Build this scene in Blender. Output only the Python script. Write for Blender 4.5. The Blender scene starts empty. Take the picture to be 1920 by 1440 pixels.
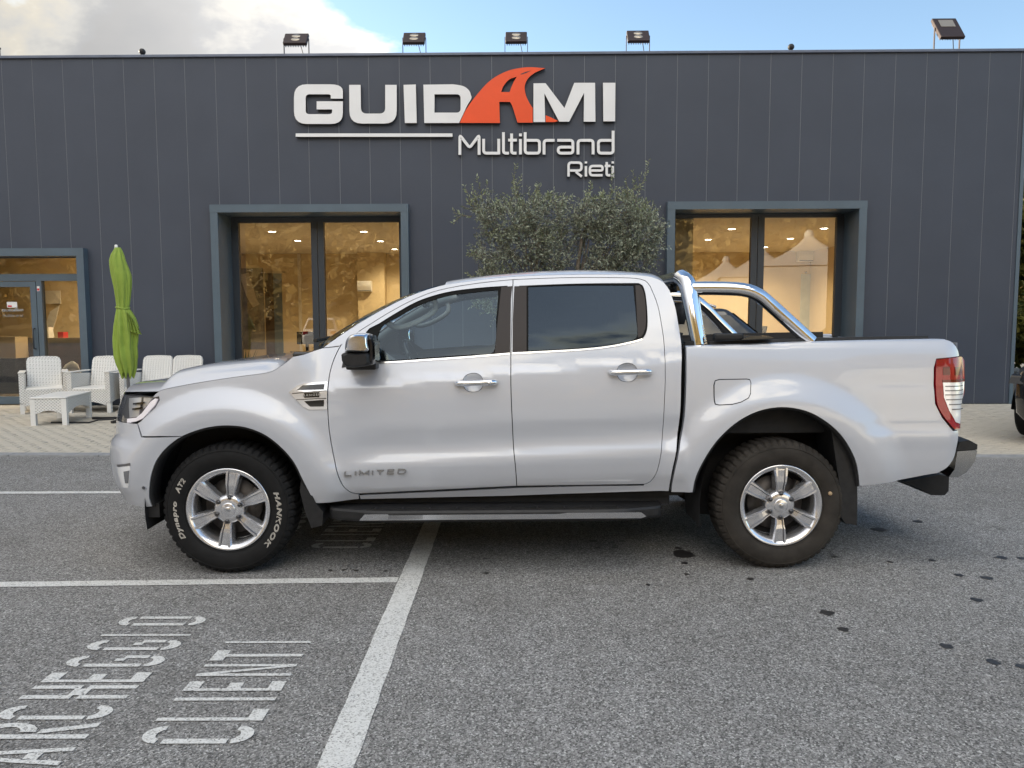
import bpy, bmesh, math, random
import numpy as np
from mathutils import Vector, Matrix
from mathutils.geometry import delaunay_2d_cdt
R = math.radians
random.seed(7)
SC = bpy.context.scene
COL = SC.collection

# ------------------------------------------------------------------ camera
F_PX, CAM_H, HORIZON, ROLL = 1440.0, 1.475, 600.0, 0.0028       # in pixels of the 1920 x 1440 photograph
PITCH = math.atan((720 - HORIZON) / F_PX)
_fw = np.array([0, math.cos(PITCH), -math.sin(PITCH)])
_u0 = np.array([0, math.sin(PITCH), math.cos(PITCH)]); _r0 = np.array([1.0, 0, 0])
_rt = _r0 * math.cos(ROLL) - _u0 * math.sin(ROLL)
_up = _u0 * math.cos(ROLL) + _r0 * math.sin(ROLL)
CAM = np.array([0, 0, CAM_H])
cam_data = bpy.data.cameras.new('camera'); cam = bpy.data.objects.new('camera', cam_data); COL.objects.link(cam)
cam.matrix_world = Matrix(((_rt[0], _up[0], -_fw[0], 0), (_rt[1], _up[1], -_fw[1], 0), (_rt[2], _up[2], -_fw[2], CAM_H), (0, 0, 0, 1)))
cam_data.sensor_fit = 'HORIZONTAL'; cam_data.sensor_width = 36.0; cam_data.lens = 36.0 * F_PX / 1920.0
cam_data.clip_start = 0.05; cam_data.clip_end = 2000
SC.camera = cam

# ------------------------------------------------------------------ sky, sun, exposure
SUN_EL, SUN_AZ = R(13.5), R(-60)     # low sun behind the building to the left, azimuth measured from +Y towards +X
SKY_STRENGTH, SUN_STRENGTH, EXPOSURE = 0.076, 3.2, 2.08
world = bpy.data.worlds.new('World'); SC.world = world; world.use_nodes = True
def build_world():
    nt = world.node_tree; N = nt.nodes; L = nt.links
    for n in list(N): N.remove(n)
    out = N.new('ShaderNodeOutputWorld'); bg = N.new('ShaderNodeBackground'); bg.inputs['Strength'].default_value = SKY_STRENGTH
    L.new(bg.outputs[0], out.inputs[0])
    sky = N.new('ShaderNodeTexSky'); sky.sky_type = 'NISHITA'; sky.sun_disc = False
    sky.sun_elevation = SUN_EL; sky.sun_rotation = SUN_AZ; sky.altitude = 400
    sky.air_density = 1.0; sky.dust_density = 0.55; sky.ozone_density = 1.3
    tc = N.new('ShaderNodeTexCoord')
    sep = N.new('ShaderNodeSeparateXYZ'); L.new(tc.outputs['Generated'], sep.inputs[0])
    def math_(op, a, b=None, clamp=False):
        m = N.new('ShaderNodeMath'); m.operation = op; m.use_clamp = clamp
        for i, v in enumerate((a, b)):
            if v is None: continue
            if isinstance(v, (int, float)): m.inputs[i].default_value = v
            else: L.new(v, m.inputs[i])
        return m.outputs[0]
    # clouds live on a flat layer overhead: project the direction onto it
    zc = math_('ADD', math_('MAXIMUM', sep.outputs['Z'], 0.0), 0.22)
    px = math_('DIVIDE', sep.outputs['X'], zc); py = math_('DIVIDE', sep.outputs['Y'], zc)
    comb = N.new('ShaderNodeCombineXYZ'); L.new(px, comb.inputs[0]); L.new(py, comb.inputs[1]); comb.inputs[2].default_value = 0.0
    def noise(scale, detail, rough, off, dist=0.0):
        mp = N.new('ShaderNodeMapping'); L.new(comb.outputs[0], mp.inputs[0]); mp.inputs['Location'].default_value = off
        n = N.new('ShaderNodeTexNoise'); L.new(mp.outputs[0], n.inputs['Vector'])
        n.inputs['Scale'].default_value = scale; n.inputs['Detail'].default_value = detail
        n.inputs['Roughness'].default_value = rough; n.inputs['Distortion'].default_value = dist
        return n.outputs['Fac']
    big = noise(CLOUD_SCALE, 7, 0.56, CLOUD_OFF, 0.25)
    def ramp(fac, stops):
        r = N.new('ShaderNodeValToRGB'); L.new(fac, r.inputs[0]); el = r.color_ramp.elements
        while len(el) < len(stops): el.new(0.5)
        for e, (p, c) in zip(el, stops):
            e.position = p; e.color = (c, c, c, 1) if isinstance(c, float) else (*c, 1)
        return r.outputs[0]
    # cloud thickens leftwards; more is added behind the camera, unseen, as fill light
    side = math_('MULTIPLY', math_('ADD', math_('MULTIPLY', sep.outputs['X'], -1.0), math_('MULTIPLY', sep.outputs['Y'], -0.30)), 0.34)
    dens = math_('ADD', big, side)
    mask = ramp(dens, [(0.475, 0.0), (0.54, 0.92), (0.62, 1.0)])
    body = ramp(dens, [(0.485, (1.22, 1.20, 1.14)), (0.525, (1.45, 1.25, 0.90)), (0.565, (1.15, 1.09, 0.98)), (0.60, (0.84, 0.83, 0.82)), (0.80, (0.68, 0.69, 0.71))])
    # clouds opposite the sun shine brighter, raised further out of view as fill light
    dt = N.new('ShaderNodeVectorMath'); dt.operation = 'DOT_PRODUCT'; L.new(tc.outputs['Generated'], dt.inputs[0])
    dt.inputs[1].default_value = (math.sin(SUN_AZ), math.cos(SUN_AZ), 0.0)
    lit = math_('ADD', math_('MULTIPLY', dt.outputs['Value'], -CLOUD_FACE_FILL), 1.0 + CLOUD_FACE_FILL * .4)
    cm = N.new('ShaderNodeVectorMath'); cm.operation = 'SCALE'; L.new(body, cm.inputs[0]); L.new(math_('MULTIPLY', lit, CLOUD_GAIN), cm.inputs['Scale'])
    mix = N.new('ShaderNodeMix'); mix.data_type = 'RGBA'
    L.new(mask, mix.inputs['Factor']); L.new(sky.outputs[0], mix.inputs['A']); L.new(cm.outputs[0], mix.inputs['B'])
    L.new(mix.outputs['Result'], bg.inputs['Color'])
CLOUD_SCALE, CLOUD_OFF, CLOUD_GAIN, CLOUD_FACE_FILL = 1.1, (6.6, 9.3, 0.0), 5.5, 1.5
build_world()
sun_data = bpy.data.lights.new('sun', 'SUN'); sun = bpy.data.objects.new('sun', sun_data); COL.objects.link(sun)
sun_data.energy = SUN_STRENGTH; sun_data.angle = R(0.53); sun_data.color = (1.0, 0.86, 0.66)
_sd = Vector((math.sin(SUN_AZ) * math.cos(SUN_EL), math.cos(SUN_AZ) * math.cos(SUN_EL), math.sin(SUN_EL)))
sun.rotation_euler = _sd.to_track_quat('Z', 'Y').to_euler(); sun.location = (0, 0, 30)
SC.view_settings.view_transform = 'Standard'; SC.view_settings.look = 'None'
SC.view_settings.exposure = EXPOSURE; SC.view_settings.gamma = 1.0; SC.view_settings.use_curve_mapping = False
SC.render.engine = 'CYCLES'
cy = SC.cycles
cy.use_denoising = True
cy.max_bounces = 8; cy.transparent_max_bounces = 16; cy.glossy_bounces = 5; cy.diffuse_bounces = 4
cy.caustics_reflective = False; cy.caustics_refractive = False; cy.sample_clamp_indirect = 6.0

# ------------------------------------------------------------------ photograph pixels -> directions, places
def ray(u, v): return _rt * (u - 960) / F_PX + _up * (720 - v) / F_PX + _fw
def gnd(u, v, z=0.0):
    d = ray(u, v); t = (z - CAM_H) / d[2]; return CAM + d * t
def at_y(u, v, Y):
    d = ray(u, v); return CAM + d * (Y / d[1])
def project(p):
    q = np.asarray(p, float) - CAM; z = q @ _fw
    return 960 + F_PX * (q @ _rt) / z, 720 - F_PX * (q @ _up) / z

# ------------------------------------------------------------------ material helpers
MATS = {}
def mat(name, col, rough=0.5, metal=0.0, coat=0.0, coat_rough=0.03, noise=None, bump=None, spec=0.5, emit=None, sheen=0.0, rnoise=None):
    """noise = (scale, amount, detail), bump = (scale, strength, distance), rnoise = (scale, amount)"""
    m = bpy.data.materials.new(name); m.use_nodes = True; MATS[name] = m
    nt = m.node_tree; N = nt.nodes; L = nt.links; b = N['Principled BSDF']
    b.inputs['Base Color'].default_value = (*col, 1); b.inputs['Roughness'].default_value = rough
    b.inputs['Metallic'].default_value = metal; b.inputs['Specular IOR Level'].default_value = spec
    b.inputs['Coat Weight'].default_value = coat; b.inputs['Coat Roughness'].default_value = coat_rough
    if sheen: b.inputs['Sheen Weight'].default_value = sheen
    if emit:
        b.inputs['Emission Color'].default_value = (*emit[:3], 1); b.inputs['Emission Strength'].default_value = emit[3]
    tc = None
    def tex(scale, detail=4, rough_=0.6):
        nonlocal tc
        if tc is None: tc = N.new('ShaderNodeTexCoord')
        n = N.new('ShaderNodeTexNoise'); L.new(tc.outputs['Object'], n.inputs['Vector'])
        n.inputs['Scale'].default_value = scale; n.inputs['Detail'].default_value = detail; n.inputs['Roughness'].default_value = rough_
        return n
    if noise:
        n = tex(noise[0], noise[2] if len(noise) > 2 else 4)
        r = N.new('ShaderNodeValToRGB'); L.new(n.outputs['Fac'], r.inputs[0])
        a = noise[1]
        r.color_ramp.elements[0].position = 0.3; r.color_ramp.elements[1].position = 0.7
        r.color_ramp.elements[0].color = (*[c * (1 - a) for c in col], 1)
        r.color_ramp.elements[1].color = (*[min(1, c * (1 + a)) for c in col], 1)
        L.new(r.outputs[0], b.inputs['Base Color'])
    if rnoise:
        n = tex(rnoise[0], 5); mr = N.new('ShaderNodeMapRange'); L.new(n.outputs['Fac'], mr.inputs[0])
        mr.inputs[1].default_value = 0.3; mr.inputs[2].default_value = 0.7
        mr.inputs[3].default_value = max(0.02, rough - rnoise[1]); mr.inputs[4].default_value = min(1, rough + rnoise[1])
        L.new(mr.outputs[0], b.inputs['Roughness'])
    if bump:
        n = tex(bump[0], 4); bp = N.new('ShaderNodeBump'); L.new(n.outputs['Fac'], bp.inputs['Height'])
        bp.inputs['Strength'].default_value = bump[1]; bp.inputs['Distance'].default_value = bump[2]
        L.new(bp.outputs[0], b.inputs['Normal'])
    return m
def glass(name, tint, ior=1.5, rough=0.0, gloss=(1, 1, 1)):
    """a thin pane: see-through tint plus mirror reflection that grows towards grazing"""
    m = bpy.data.materials.new(name); m.use_nodes = True; MATS[name] = m
    nt = m.node_tree; N = nt.nodes; L = nt.links; N.remove(N['Principled BSDF'])
    t = N.new('ShaderNodeBsdfTransparent'); t.inputs[0].default_value = (*tint, 1)
    g = N.new('ShaderNodeBsdfGlossy'); g.inputs['Roughness'].default_value = rough; g.inputs[0].default_value = (*gloss, 1)
    f = N.new('ShaderNodeFresnel'); f.inputs['IOR'].default_value = ior
    mx = N.new('ShaderNodeMixShader'); L.new(f.outputs[0], mx.inputs[0]); L.new(t.outputs[0], mx.inputs[1]); L.new(g.outputs[0], mx.inputs[2])
    L.new(mx.outputs[0], N['Material Output'].inputs['Surface'])
    return m

# ------------------------------------------------------------------ object helpers
def tag(o, label=None, cat=None, group=None, kind=None):
    if label: o['label'] = label
    if cat: o['category'] = cat
    if group: o['group'] = group
    if kind: o['kind'] = kind
    return o
def empty(name, loc=(0, 0, 0), rz=0.0, parent=None):
    o = bpy.data.objects.new(name, None); COL.objects.link(o); o.empty_display_size = 0.1
    o.location = loc; o.rotation_euler = (0, 0, rz); o.parent = parent
    return o
def children(o): return [c for c in bpy.data.objects if c.parent == o]
_kids = {}
def copy_tree(o, parent=None):
    c = o.copy(); COL.objects.link(c); c.parent = parent
    for ch in children(o): copy_tree(ch, c)
    return c
def link_mesh(name, me, m, parent=None, loc=(0, 0, 0), rot=(0, 0, 0)):
    o = bpy.data.objects.new(name, me); COL.objects.link(o); o.parent = parent
    o.location = loc; o.rotation_euler = rot
    if m is not None and not me.materials:
        for k in (m if isinstance(m, (list, tuple)) else [m]): me.materials.append(MATS[k] if isinstance(k, str) else k)
    return o
class MB:
    """collects shapes, then links them as ONE mesh object"""
    def __init__(s): s.v = []; s.f = []; s.sm = []; s.mi = []; s.cur = 0
    def add(s, vs, fs, smooth=False):
        o = len(s.v); s.v += [tuple(float(c) for c in p) for p in vs]
        for f in fs: s.f.append([i + o for i in f]); s.sm.append(smooth); s.mi.append(s.cur)
        return s
    def box(s, a, b, bevel=0.0):
        x0, y0, z0 = [min(p, q) for p, q in zip(a, b)]; x1, y1, z1 = [max(p, q) for p, q in zip(a, b)]
        if bevel <= 0:
            vs = [(x0, y0, z0), (x1, y0, z0), (x1, y1, z0), (x0, y1, z0), (x0, y0, z1), (x1, y0, z1), (x1, y1, z1), (x0, y1, z1)]
            return s.add(vs, [(0, 3, 2, 1), (4, 5, 6, 7), (0, 1, 5, 4), (1, 2, 6, 5), (2, 3, 7, 6), (3, 0, 4, 7)])
        c = bevel; bm = bmesh.new(); bmesh.ops.create_cube(bm, size=1)
        for v in bm.verts: v.co = Vector(((x0 + x1) / 2 + v.co.x * (x1 - x0), (y0 + y1) / 2 + v.co.y * (y1 - y0), (z0 + z1) / 2 + v.co.z * (z1 - z0)))
        bmesh.ops.bevel(bm, geom=list(bm.edges), offset=c, segments=2, affect='EDGES', profile=0.5)
        return s.bm(bm)
    def bm(s, bm, smooth=False, M=None):
        bm.verts.index_update()
        vs = [(M @ v.co if M else v.co) for v in bm.verts]; fs = [[v.index for v in f.verts] for f in bm.faces]; bm.free()
        return s.add(vs, fs, smooth)
    def obox(s, c, ax, ay, az, hx, hy, hz):
        c, ax, ay, az = [np.asarray(q, float) for q in (c, ax, ay, az)]
        vs = [c + sx * hx * ax + sy * hy * ay + sz * hz * az for sz in (-1, 1) for sx, sy in ((-1, -1), (1, -1), (1, 1), (-1, 1))]
        return s.add(vs, [(0, 3, 2, 1), (4, 5, 6, 7), (0, 1, 5, 4), (1, 2, 6, 5), (2, 3, 7, 6), (3, 0, 4, 7)])
    def tube(s, pts, rad, n=12, cap=True, smooth=True, closed=False, flat=1.0):
        P = [Vector(p) for p in pts]; m = len(P); rr = rad if isinstance(rad, (list, tuple)) else [rad] * m
        vs = []; fs = []; prev = None
        for i, p in enumerate(P):
            if closed: t = (P[(i + 1) % m] - P[i - 1]).normalized()
            else: t = (P[min(i + 1, m - 1)] - P[max(i - 1, 0)]).normalized()
            if prev is None:
                a = t.orthogonal().normalized() if abs(t.z) > 0.95 else t.cross(Vector((0, 0, 1))).normalized()
            else:
                a = (prev - t * prev.dot(t)).normalized()
            prev = a; b = t.cross(a)
            for k in range(n):
                th = 2 * math.pi * k / n; vs.append(p + (a * math.cos(th) + b * math.sin(th) * flat) * rr[i])
        for i in range(m if closed else m - 1):
            j = (i + 1) % m
            for k in range(n):
                k2 = (k + 1) % n; fs.append((i * n + k, i * n + k2, j * n + k2, j * n + k))
        s.add(vs, fs, smooth)
        if cap and not closed:
            s.add(vs[:n], [tuple(range(n))[::-1]]); s.add(vs[-n:], [tuple(range(n))])
        return s
    def lathe(s, prof, n=32, axis='z', origin=(0, 0, 0), smooth=True, closed_prof=False):
        """prof = [(r, h)]"""
        ox, oy, oz = origin; vs = []; fs = []; m = len(prof)
        for k in range(n):
            th = 2 * math.pi * k / n; c, d = math.cos(th), math.sin(th)
            for r, h in prof:
                if axis == 'z': vs.append((ox + r * c, oy + r * d, oz + h))
                elif axis == 'y': vs.append((ox + r * c, oy + h, oz + r * d))
                else: vs.append((ox + h, oy + r * c, oz + r * d))
        for k in range(n):
            k2 = (k + 1) % n
            for i in range(m if closed_prof else m - 1):
                j = (i + 1) % m
                f = (k * m + i, k2 * m + i, k2 * m + j, k * m + j)
                fs.append(f if axis != 'y' else f[::-1])
        return s.add(vs, fs, smooth)
    def prism(s, outline, h0, h1, plane='xz', holes=(), bevel=0.0):
        """2-D outline (with holes) pushed from h0 to h1 along the third axis"""
        loops = [list(outline)] + [list(h) for h in holes]
        vs2, tris, ring = cdt(loops)
        def P(p, h):
            if plane == 'xz': return (p[0], h, p[1])
            if plane == 'xy': return (p[0], p[1], h)
            return (h, p[0], p[1])
        n = len(vs2)
        s.add([P(p, h0) for p in vs2] + [P(p, h1) for p in vs2], [tuple(t) for t in tris] + [tuple(i + n for i in t[::-1]) for t in tris])
        for lp in loops:
            m = len(lp)
            s.add([P(p, h0) for p in lp] + [P(p, h1) for p in lp], [(i, i + m, (i + 1) % m + m, (i + 1) % m) for i in range(m)])
        return s
    def mesh(s, name, fix=True):
        me = bpy.data.meshes.new(name); me.from_pydata(s.v, [], s.f)
        me.polygons.foreach_set('use_smooth', s.sm); me.polygons.foreach_set('material_index', s.mi)
        if fix:
            bm = bmesh.new(); bm.from_mesh(me); bmesh.ops.recalc_face_normals(bm, faces=bm.faces); bm.to_mesh(me); bm.free()
        me.update(); return me
    def build(s, name, m, parent=None, loc=(0, 0, 0), rot=(0, 0, 0), fix=True):
        return link_mesh(name, s.mesh(name, fix), m, parent, loc, rot)
def in_poly(p, poly):
    x, y = p; c = False; j = len(poly) - 1
    for i in range(len(poly)):
        xi, yi = poly[i]; xj, yj = poly[j]
        if (yi > y) != (yj > y) and x < (xj - xi) * (y - yi) / (yj - yi) + xi: c = not c
        j = i
    return c
def cdt(loops, extra=()):
    vs = []; ed = []; ring = []
    for lp in loops:
        o = len(vs); m = len(lp); vs += [Vector(p) for p in lp]; ed += [(o + i, o + (i + 1) % m) for i in range(m)]; ring.append(range(o, o + m))
    nb = len(vs); vs += [Vector(p) for p in extra]
    ov, oe, of, _, _, _ = delaunay_2d_cdt(vs, ed, [], 0, 1e-7)
    tris = []
    for f in of:
        c = sum((ov[i] for i in f), Vector((0, 0))) / len(f)
        if in_poly(c, loops[0]) and not any(in_poly(c, h) for h in loops[1:]):
            a, b, d = [ov[i] for i in f[:3]]
            tris.append(tuple(f) if (b - a).cross(d - a) > 0 else tuple(f)[::-1])
    return [tuple(v) for v in ov], tris, ring
def rounded(pts, n=5):
    """[(x, y, r)] -> outline with rounded corners"""
    out = []; m = len(pts)
    for i in range(m):
        p = Vector(pts[i][:2]); r = pts[i][2] if len(pts[i]) > 2 else 0
        if r <= 0: out.append(tuple(p)); continue
        a = Vector(pts[i - 1][:2]) - p; b = Vector(pts[(i + 1) % m][:2]) - p
        ra = min(r, a.length * 0.49); rb = min(r, b.length * 0.49)
        A = p + a.normalized() * ra; B = p + b.normalized() * rb
        for k in range(n + 1):
            t = k / n; q = A * (1 - t) ** 2 + p * 2 * t * (1 - t) * 1.0 + B * t ** 2
            out.append(tuple(q))
    return out
def stroke(pts, w):
    """polyline -> outline of an even-width band with mitred corners"""
    P = [Vector(p) for p in pts]; m = len(P); Lf = []; Rt = []
    for i in range(m):
        d0 = (P[i] - P[i - 1]).normalized() if i else None; d1 = (P[i + 1] - P[i]).normalized() if i < m - 1 else None
        if d0 is None: nrm = Vector((-d1.y, d1.x)); k = 1
        elif d1 is None: nrm = Vector((-d0.y, d0.x)); k = 1
        else:
            a = Vector((-d0.y, d0.x)); b = Vector((-d1.y, d1.x)); nrm = (a + b).normalized(); k = 1 / max(0.45, nrm.dot(a))
        Lf.append(tuple(P[i] + nrm * w / 2 * k)); Rt.append(tuple(P[i] - nrm * w / 2 * k))
    return Lf + Rt[::-1]
def soften(pts, r, n=4):
    """rounds the inner corners of an open polyline"""
    P = [Vector(p) for p in pts]; out = [tuple(P[0])]
    for i in range(1, len(P) - 1):
        a = P[i - 1] - P[i]; b = P[i + 1] - P[i]; q = min(r, a.length * 0.48, b.length * 0.48)
        A = P[i] + a.normalized() * q; B = P[i] + b.normalized() * q
        for k in range(n + 1):
            t = k / n; out.append(tuple(A * (1 - t) ** 2 + P[i] * 2 * t * (1 - t) + B * t ** 2))
    out.append(tuple(P[-1])); return out
def catmull(pts, step):
    """smooth resample of an open polyline"""
    P = [np.asarray(p, float) for p in pts]; out = []
    for i in range(len(P) - 1):
        p0 = P[max(i - 1, 0)]; p1 = P[i]; p2 = P[i + 1]; p3 = P[min(i + 2, len(P) - 1)]
        k = max(1, int(math.ceil(np.linalg.norm(p2 - p1) / step)))
        for j in range(k):
            t = j / k
            out.append(0.5 * (2 * p1 + (p2 - p0) * t + (2 * p0 - 5 * p1 + 4 * p2 - p3) * t * t + (3 * p1 - p0 - 3 * p2 + p3) * t ** 3))
    out.append(P[-1]); return out

# ================================================================== materials of the setting
def asphalt_mat():
    m = bpy.data.materials.new('asphalt'); m.use_nodes = True; MATS['asphalt'] = m
    nt = m.node_tree; N = nt.nodes; L = nt.links; b = N['Principled BSDF']
    tc = N.new('ShaderNodeTexCoord')
    def nz(scale, detail, rough=0.6):
        n = N.new('ShaderNodeTexNoise'); L.new(tc.outputs['Object'], n.inputs['Vector'])
        n.inputs['Scale'].default_value = scale; n.inputs['Detail'].default_value = detail; n.inputs['Roughness'].default_value = rough
        return n.outputs['Fac']
    def ramp(f, st):
        r = N.new('ShaderNodeValToRGB'); L.new(f, r.inputs[0]); el = r.color_ramp.elements
        while len(el) < len(st): el.new(0.5)
        for e, (p, c) in zip(el, st): e.position = p; e.color = (*c, 1)
        return r.outputs[0]
    vo = N.new('ShaderNodeTexVoronoi'); L.new(tc.outputs['Object'], vo.inputs['Vector']); vo.inputs['Scale'].default_value = 150
    grain = ramp(vo.outputs['Color'], [(0.12, (0.075, 0.073, 0.070)), (0.42, (0.185, 0.181, 0.174)), (0.75, (0.32, 0.313, 0.302)), (0.97, (0.58, 0.57, 0.55))])
    fine = ramp(nz(300, 2), [(0.32, (0.5, 0.5, 0.5)), (0.7, (1.45, 1.45, 1.45))])
    large = ramp(nz(0.55, 6), [(0.3, (0.84, 0.83, 0.82)), (0.5, (1.0, 1.0, 1.0)), (0.72, (1.12, 1.12, 1.13))])
    mid = ramp(nz(5, 6, 0.7), [(0.25, (0.84, 0.83, 0.82)), (0.6, (1.05, 1.05, 1.05))])
    cur = grain
    for o in (fine, large, mid):
        k = N.new('ShaderNodeMix'); k.data_type = 'RGBA'; k.blend_type = 'MULTIPLY'; k.inputs['Factor'].default_value = 1
        L.new(cur, k.inputs['A']); L.new(o, k.inputs['B']); cur = k.outputs['Result']
    L.new(cur, b.inputs['Base Color']); b.inputs['Roughness'].default_value = 0.86; b.inputs['Specular IOR Level'].default_value = 0.35
    bp = N.new('ShaderNodeBump'); L.new(vo.outputs['Distance'], bp.inputs['Height']); bp.inputs['Strength'].default_value = 0.5; bp.inputs['Distance'].default_value = 0.004
    L.new(bp.outputs[0], b.inputs['Normal'])
asphalt_mat()
def paint_mat():
    """worn road paint: the asphalt's grain shows through where it has rubbed off"""
    m = bpy.data.materials.new('road_paint'); m.use_nodes = True; MATS['road_paint'] = m
    nt = m.node_tree; N = nt.nodes; L = nt.links; b = N['Principled BSDF']
    tc = N.new('ShaderNodeTexCoord')
    vo = N.new('ShaderNodeTexVoronoi'); L.new(tc.outputs['Object'], vo.inputs['Vector']); vo.inputs['Scale'].default_value = 170
    n2 = N.new('ShaderNodeTexNoise'); L.new(tc.outputs['Object'], n2.inputs['Vector']); n2.inputs['Scale'].default_value = 9; n2.inputs['Detail'].default_value = 7; n2.inputs['Roughness'].default_value = 0.75
    ad = N.new('ShaderNodeMath'); ad.operation = 'MULTIPLY_ADD'; L.new(n2.outputs['Fac'], ad.inputs[0]); ad.inputs[1].default_value = 0.8
    sp = N.new('ShaderNodeSeparateColor'); L.new(vo.outputs['Color'], sp.inputs[0]); L.new(sp.outputs[0], ad.inputs[2])
    r = N.new('ShaderNodeValToRGB'); L.new(ad.outputs[0], r.inputs[0]); el = r.color_ramp.elements
    el.new(0.5); el.new(0.7)
    for e, (p, c) in zip(el, [(0.36, (0.20, 0.195, 0.185)), (0.50, (0.40, 0.395, 0.37)), (0.68, (0.56, 0.555, 0.53)), (1.0, (0.66, 0.655, 0.63))]):
        e.position = p; e.color = (*c, 1)
    L.new(r.outputs[0], b.inputs['Base Color']); b.inputs['Roughness'].default_value = 0.75
    bp = N.new('ShaderNodeBump'); L.new(vo.outputs['Distance'], bp.inputs['Height']); bp.inputs['Strength'].default_value = 0.3; bp.inputs['Distance'].default_value = 0.003
    L.new(bp.outputs[0], b.inputs['Normal'])
paint_mat()
mat('stain', (0.028, 0.026, 0.025), 0.45, noise=(60, 0.5, 3))
mat('kerb_stone', (0.27, 0.275, 0.28), 0.8, noise=(14, 0.18, 5), bump=(90, 0.3, 0.004))
mat('paver', (0.45, 0.412, 0.345), 0.85, noise=(5.5, 0.17, 6), bump=(110, 0.35, 0.003))
mat('sand', (0.06, 0.055, 0.047), 0.95, noise=(30, 0.3, 4))
mat('panel', (0.056, 0.066, 0.090), 0.5, spec=0.35, noise=(0.9, 0.07, 5), rnoise=(3, 0.06), bump=(2.2, 0.05, 0.02))
mat('panel_joint', (0.23, 0.25, 0.27), 0.6)
mat('frame_grey', (0.088, 0.124, 0.158), 0.42, noise=(2.5, 0.07, 4))
mat('frame_dark', (0.034, 0.043, 0.055), 0.4)
mat('coping', (0.12, 0.14, 0.19), 0.35, metal=0.3, noise=(3, 0.15, 4))
mat('roofing', (0.16, 0.16, 0.16), 0.9)
mat('cream_wall', (0.60, 0.475, 0.285), 0.8, noise=(1.2, 0.05, 4))
mat('ceiling_white', (0.66, 0.60, 0.50), 0.8)
mat('tile_floor', (0.30, 0.25, 0.19), 0.25, noise=(3, 0.1, 4))
mat('sign_white', (0.78, 0.785, 0.795), 0.4, noise=(2, 0.04, 4))
mat('sign_orange', (0.82, 0.075, 0.008), 0.38, noise=(3, 0.05, 4))
mat('sign_edge', (0.045, 0.04, 0.045), 0.5)
glass('shop_glass', (0.90, 0.91, 0.90), ior=2.0)

# ================================================================== ground
m_ = MB(); m_.add([(-400, -400, 0), (400, -400, 0), (400, 400, 0), (-400, 400, 0)], [(0, 1, 2, 3)])
asphalt = tag(m_.build('ground', 'asphalt'), 'grey speckled asphalt of the car park under the pickup', 'asphalt', kind='structure')
PAV_Z = 0.022
KA, KB = gnd(0, 853, PAV_Z), gnd(1900, 857, PAV_Z)           # front edge of the kerb
k_ang = math.atan2(KB[1] - KA[1], KB[0] - KA[0])
WL, WR = gnd(0, 760, PAV_Z), gnd(1896, 757.3, PAV_Z)          # foot of the facade
w_ang = math.atan2(WR[1] - WL[1], WR[0] - WL[0])
B0 = WL + (WR - WL) * ((0 - WL[0]) / (WR[0] - WL[0]))         # facade foot straight ahead of the camera
def kerb_y(x): return KA[1] + (x - KA[0]) * math.tan(k_ang)
def wall_y(x): return B0[1] + x * math.tan(w_ang)
def wl(u, v, off=0.0):
    """pixel -> (x, z) in the facade's own frame, on a plane pushed `off` towards the camera"""
    d = ray(u, v); nx, ny = -math.sin(w_ang), math.cos(w_ang)
    t = ((B0[0] * nx + B0[1] * ny) - off) / (d[0] * nx + d[1] * ny); p = CAM + d * t
    return ((p[0] - B0[0]) * math.cos(w_ang) + (p[1] - B0[1]) * math.sin(w_ang), p[2])
pk = empty('kerb', (0, 0, 0)); tag(pk, 'flush grey stone kerb between asphalt and pale paving', 'kerb', kind='structure')
ks = MB().box((-0.497, 0, -0.15), (0.497, 0.17, PAV_Z), 0.004).mesh('kerb_stone')
for i in range(-14, 15):
    link_mesh('kerb_stone', ks, 'kerb_stone', pk, (i * 1.0, kerb_y(i), 0), (0, 0, k_ang))
pave = empty('pavement', (0, 0, 0)); tag(pave, 'pale rectangular block paving along the dark facade', 'paving', kind='structure')
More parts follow.
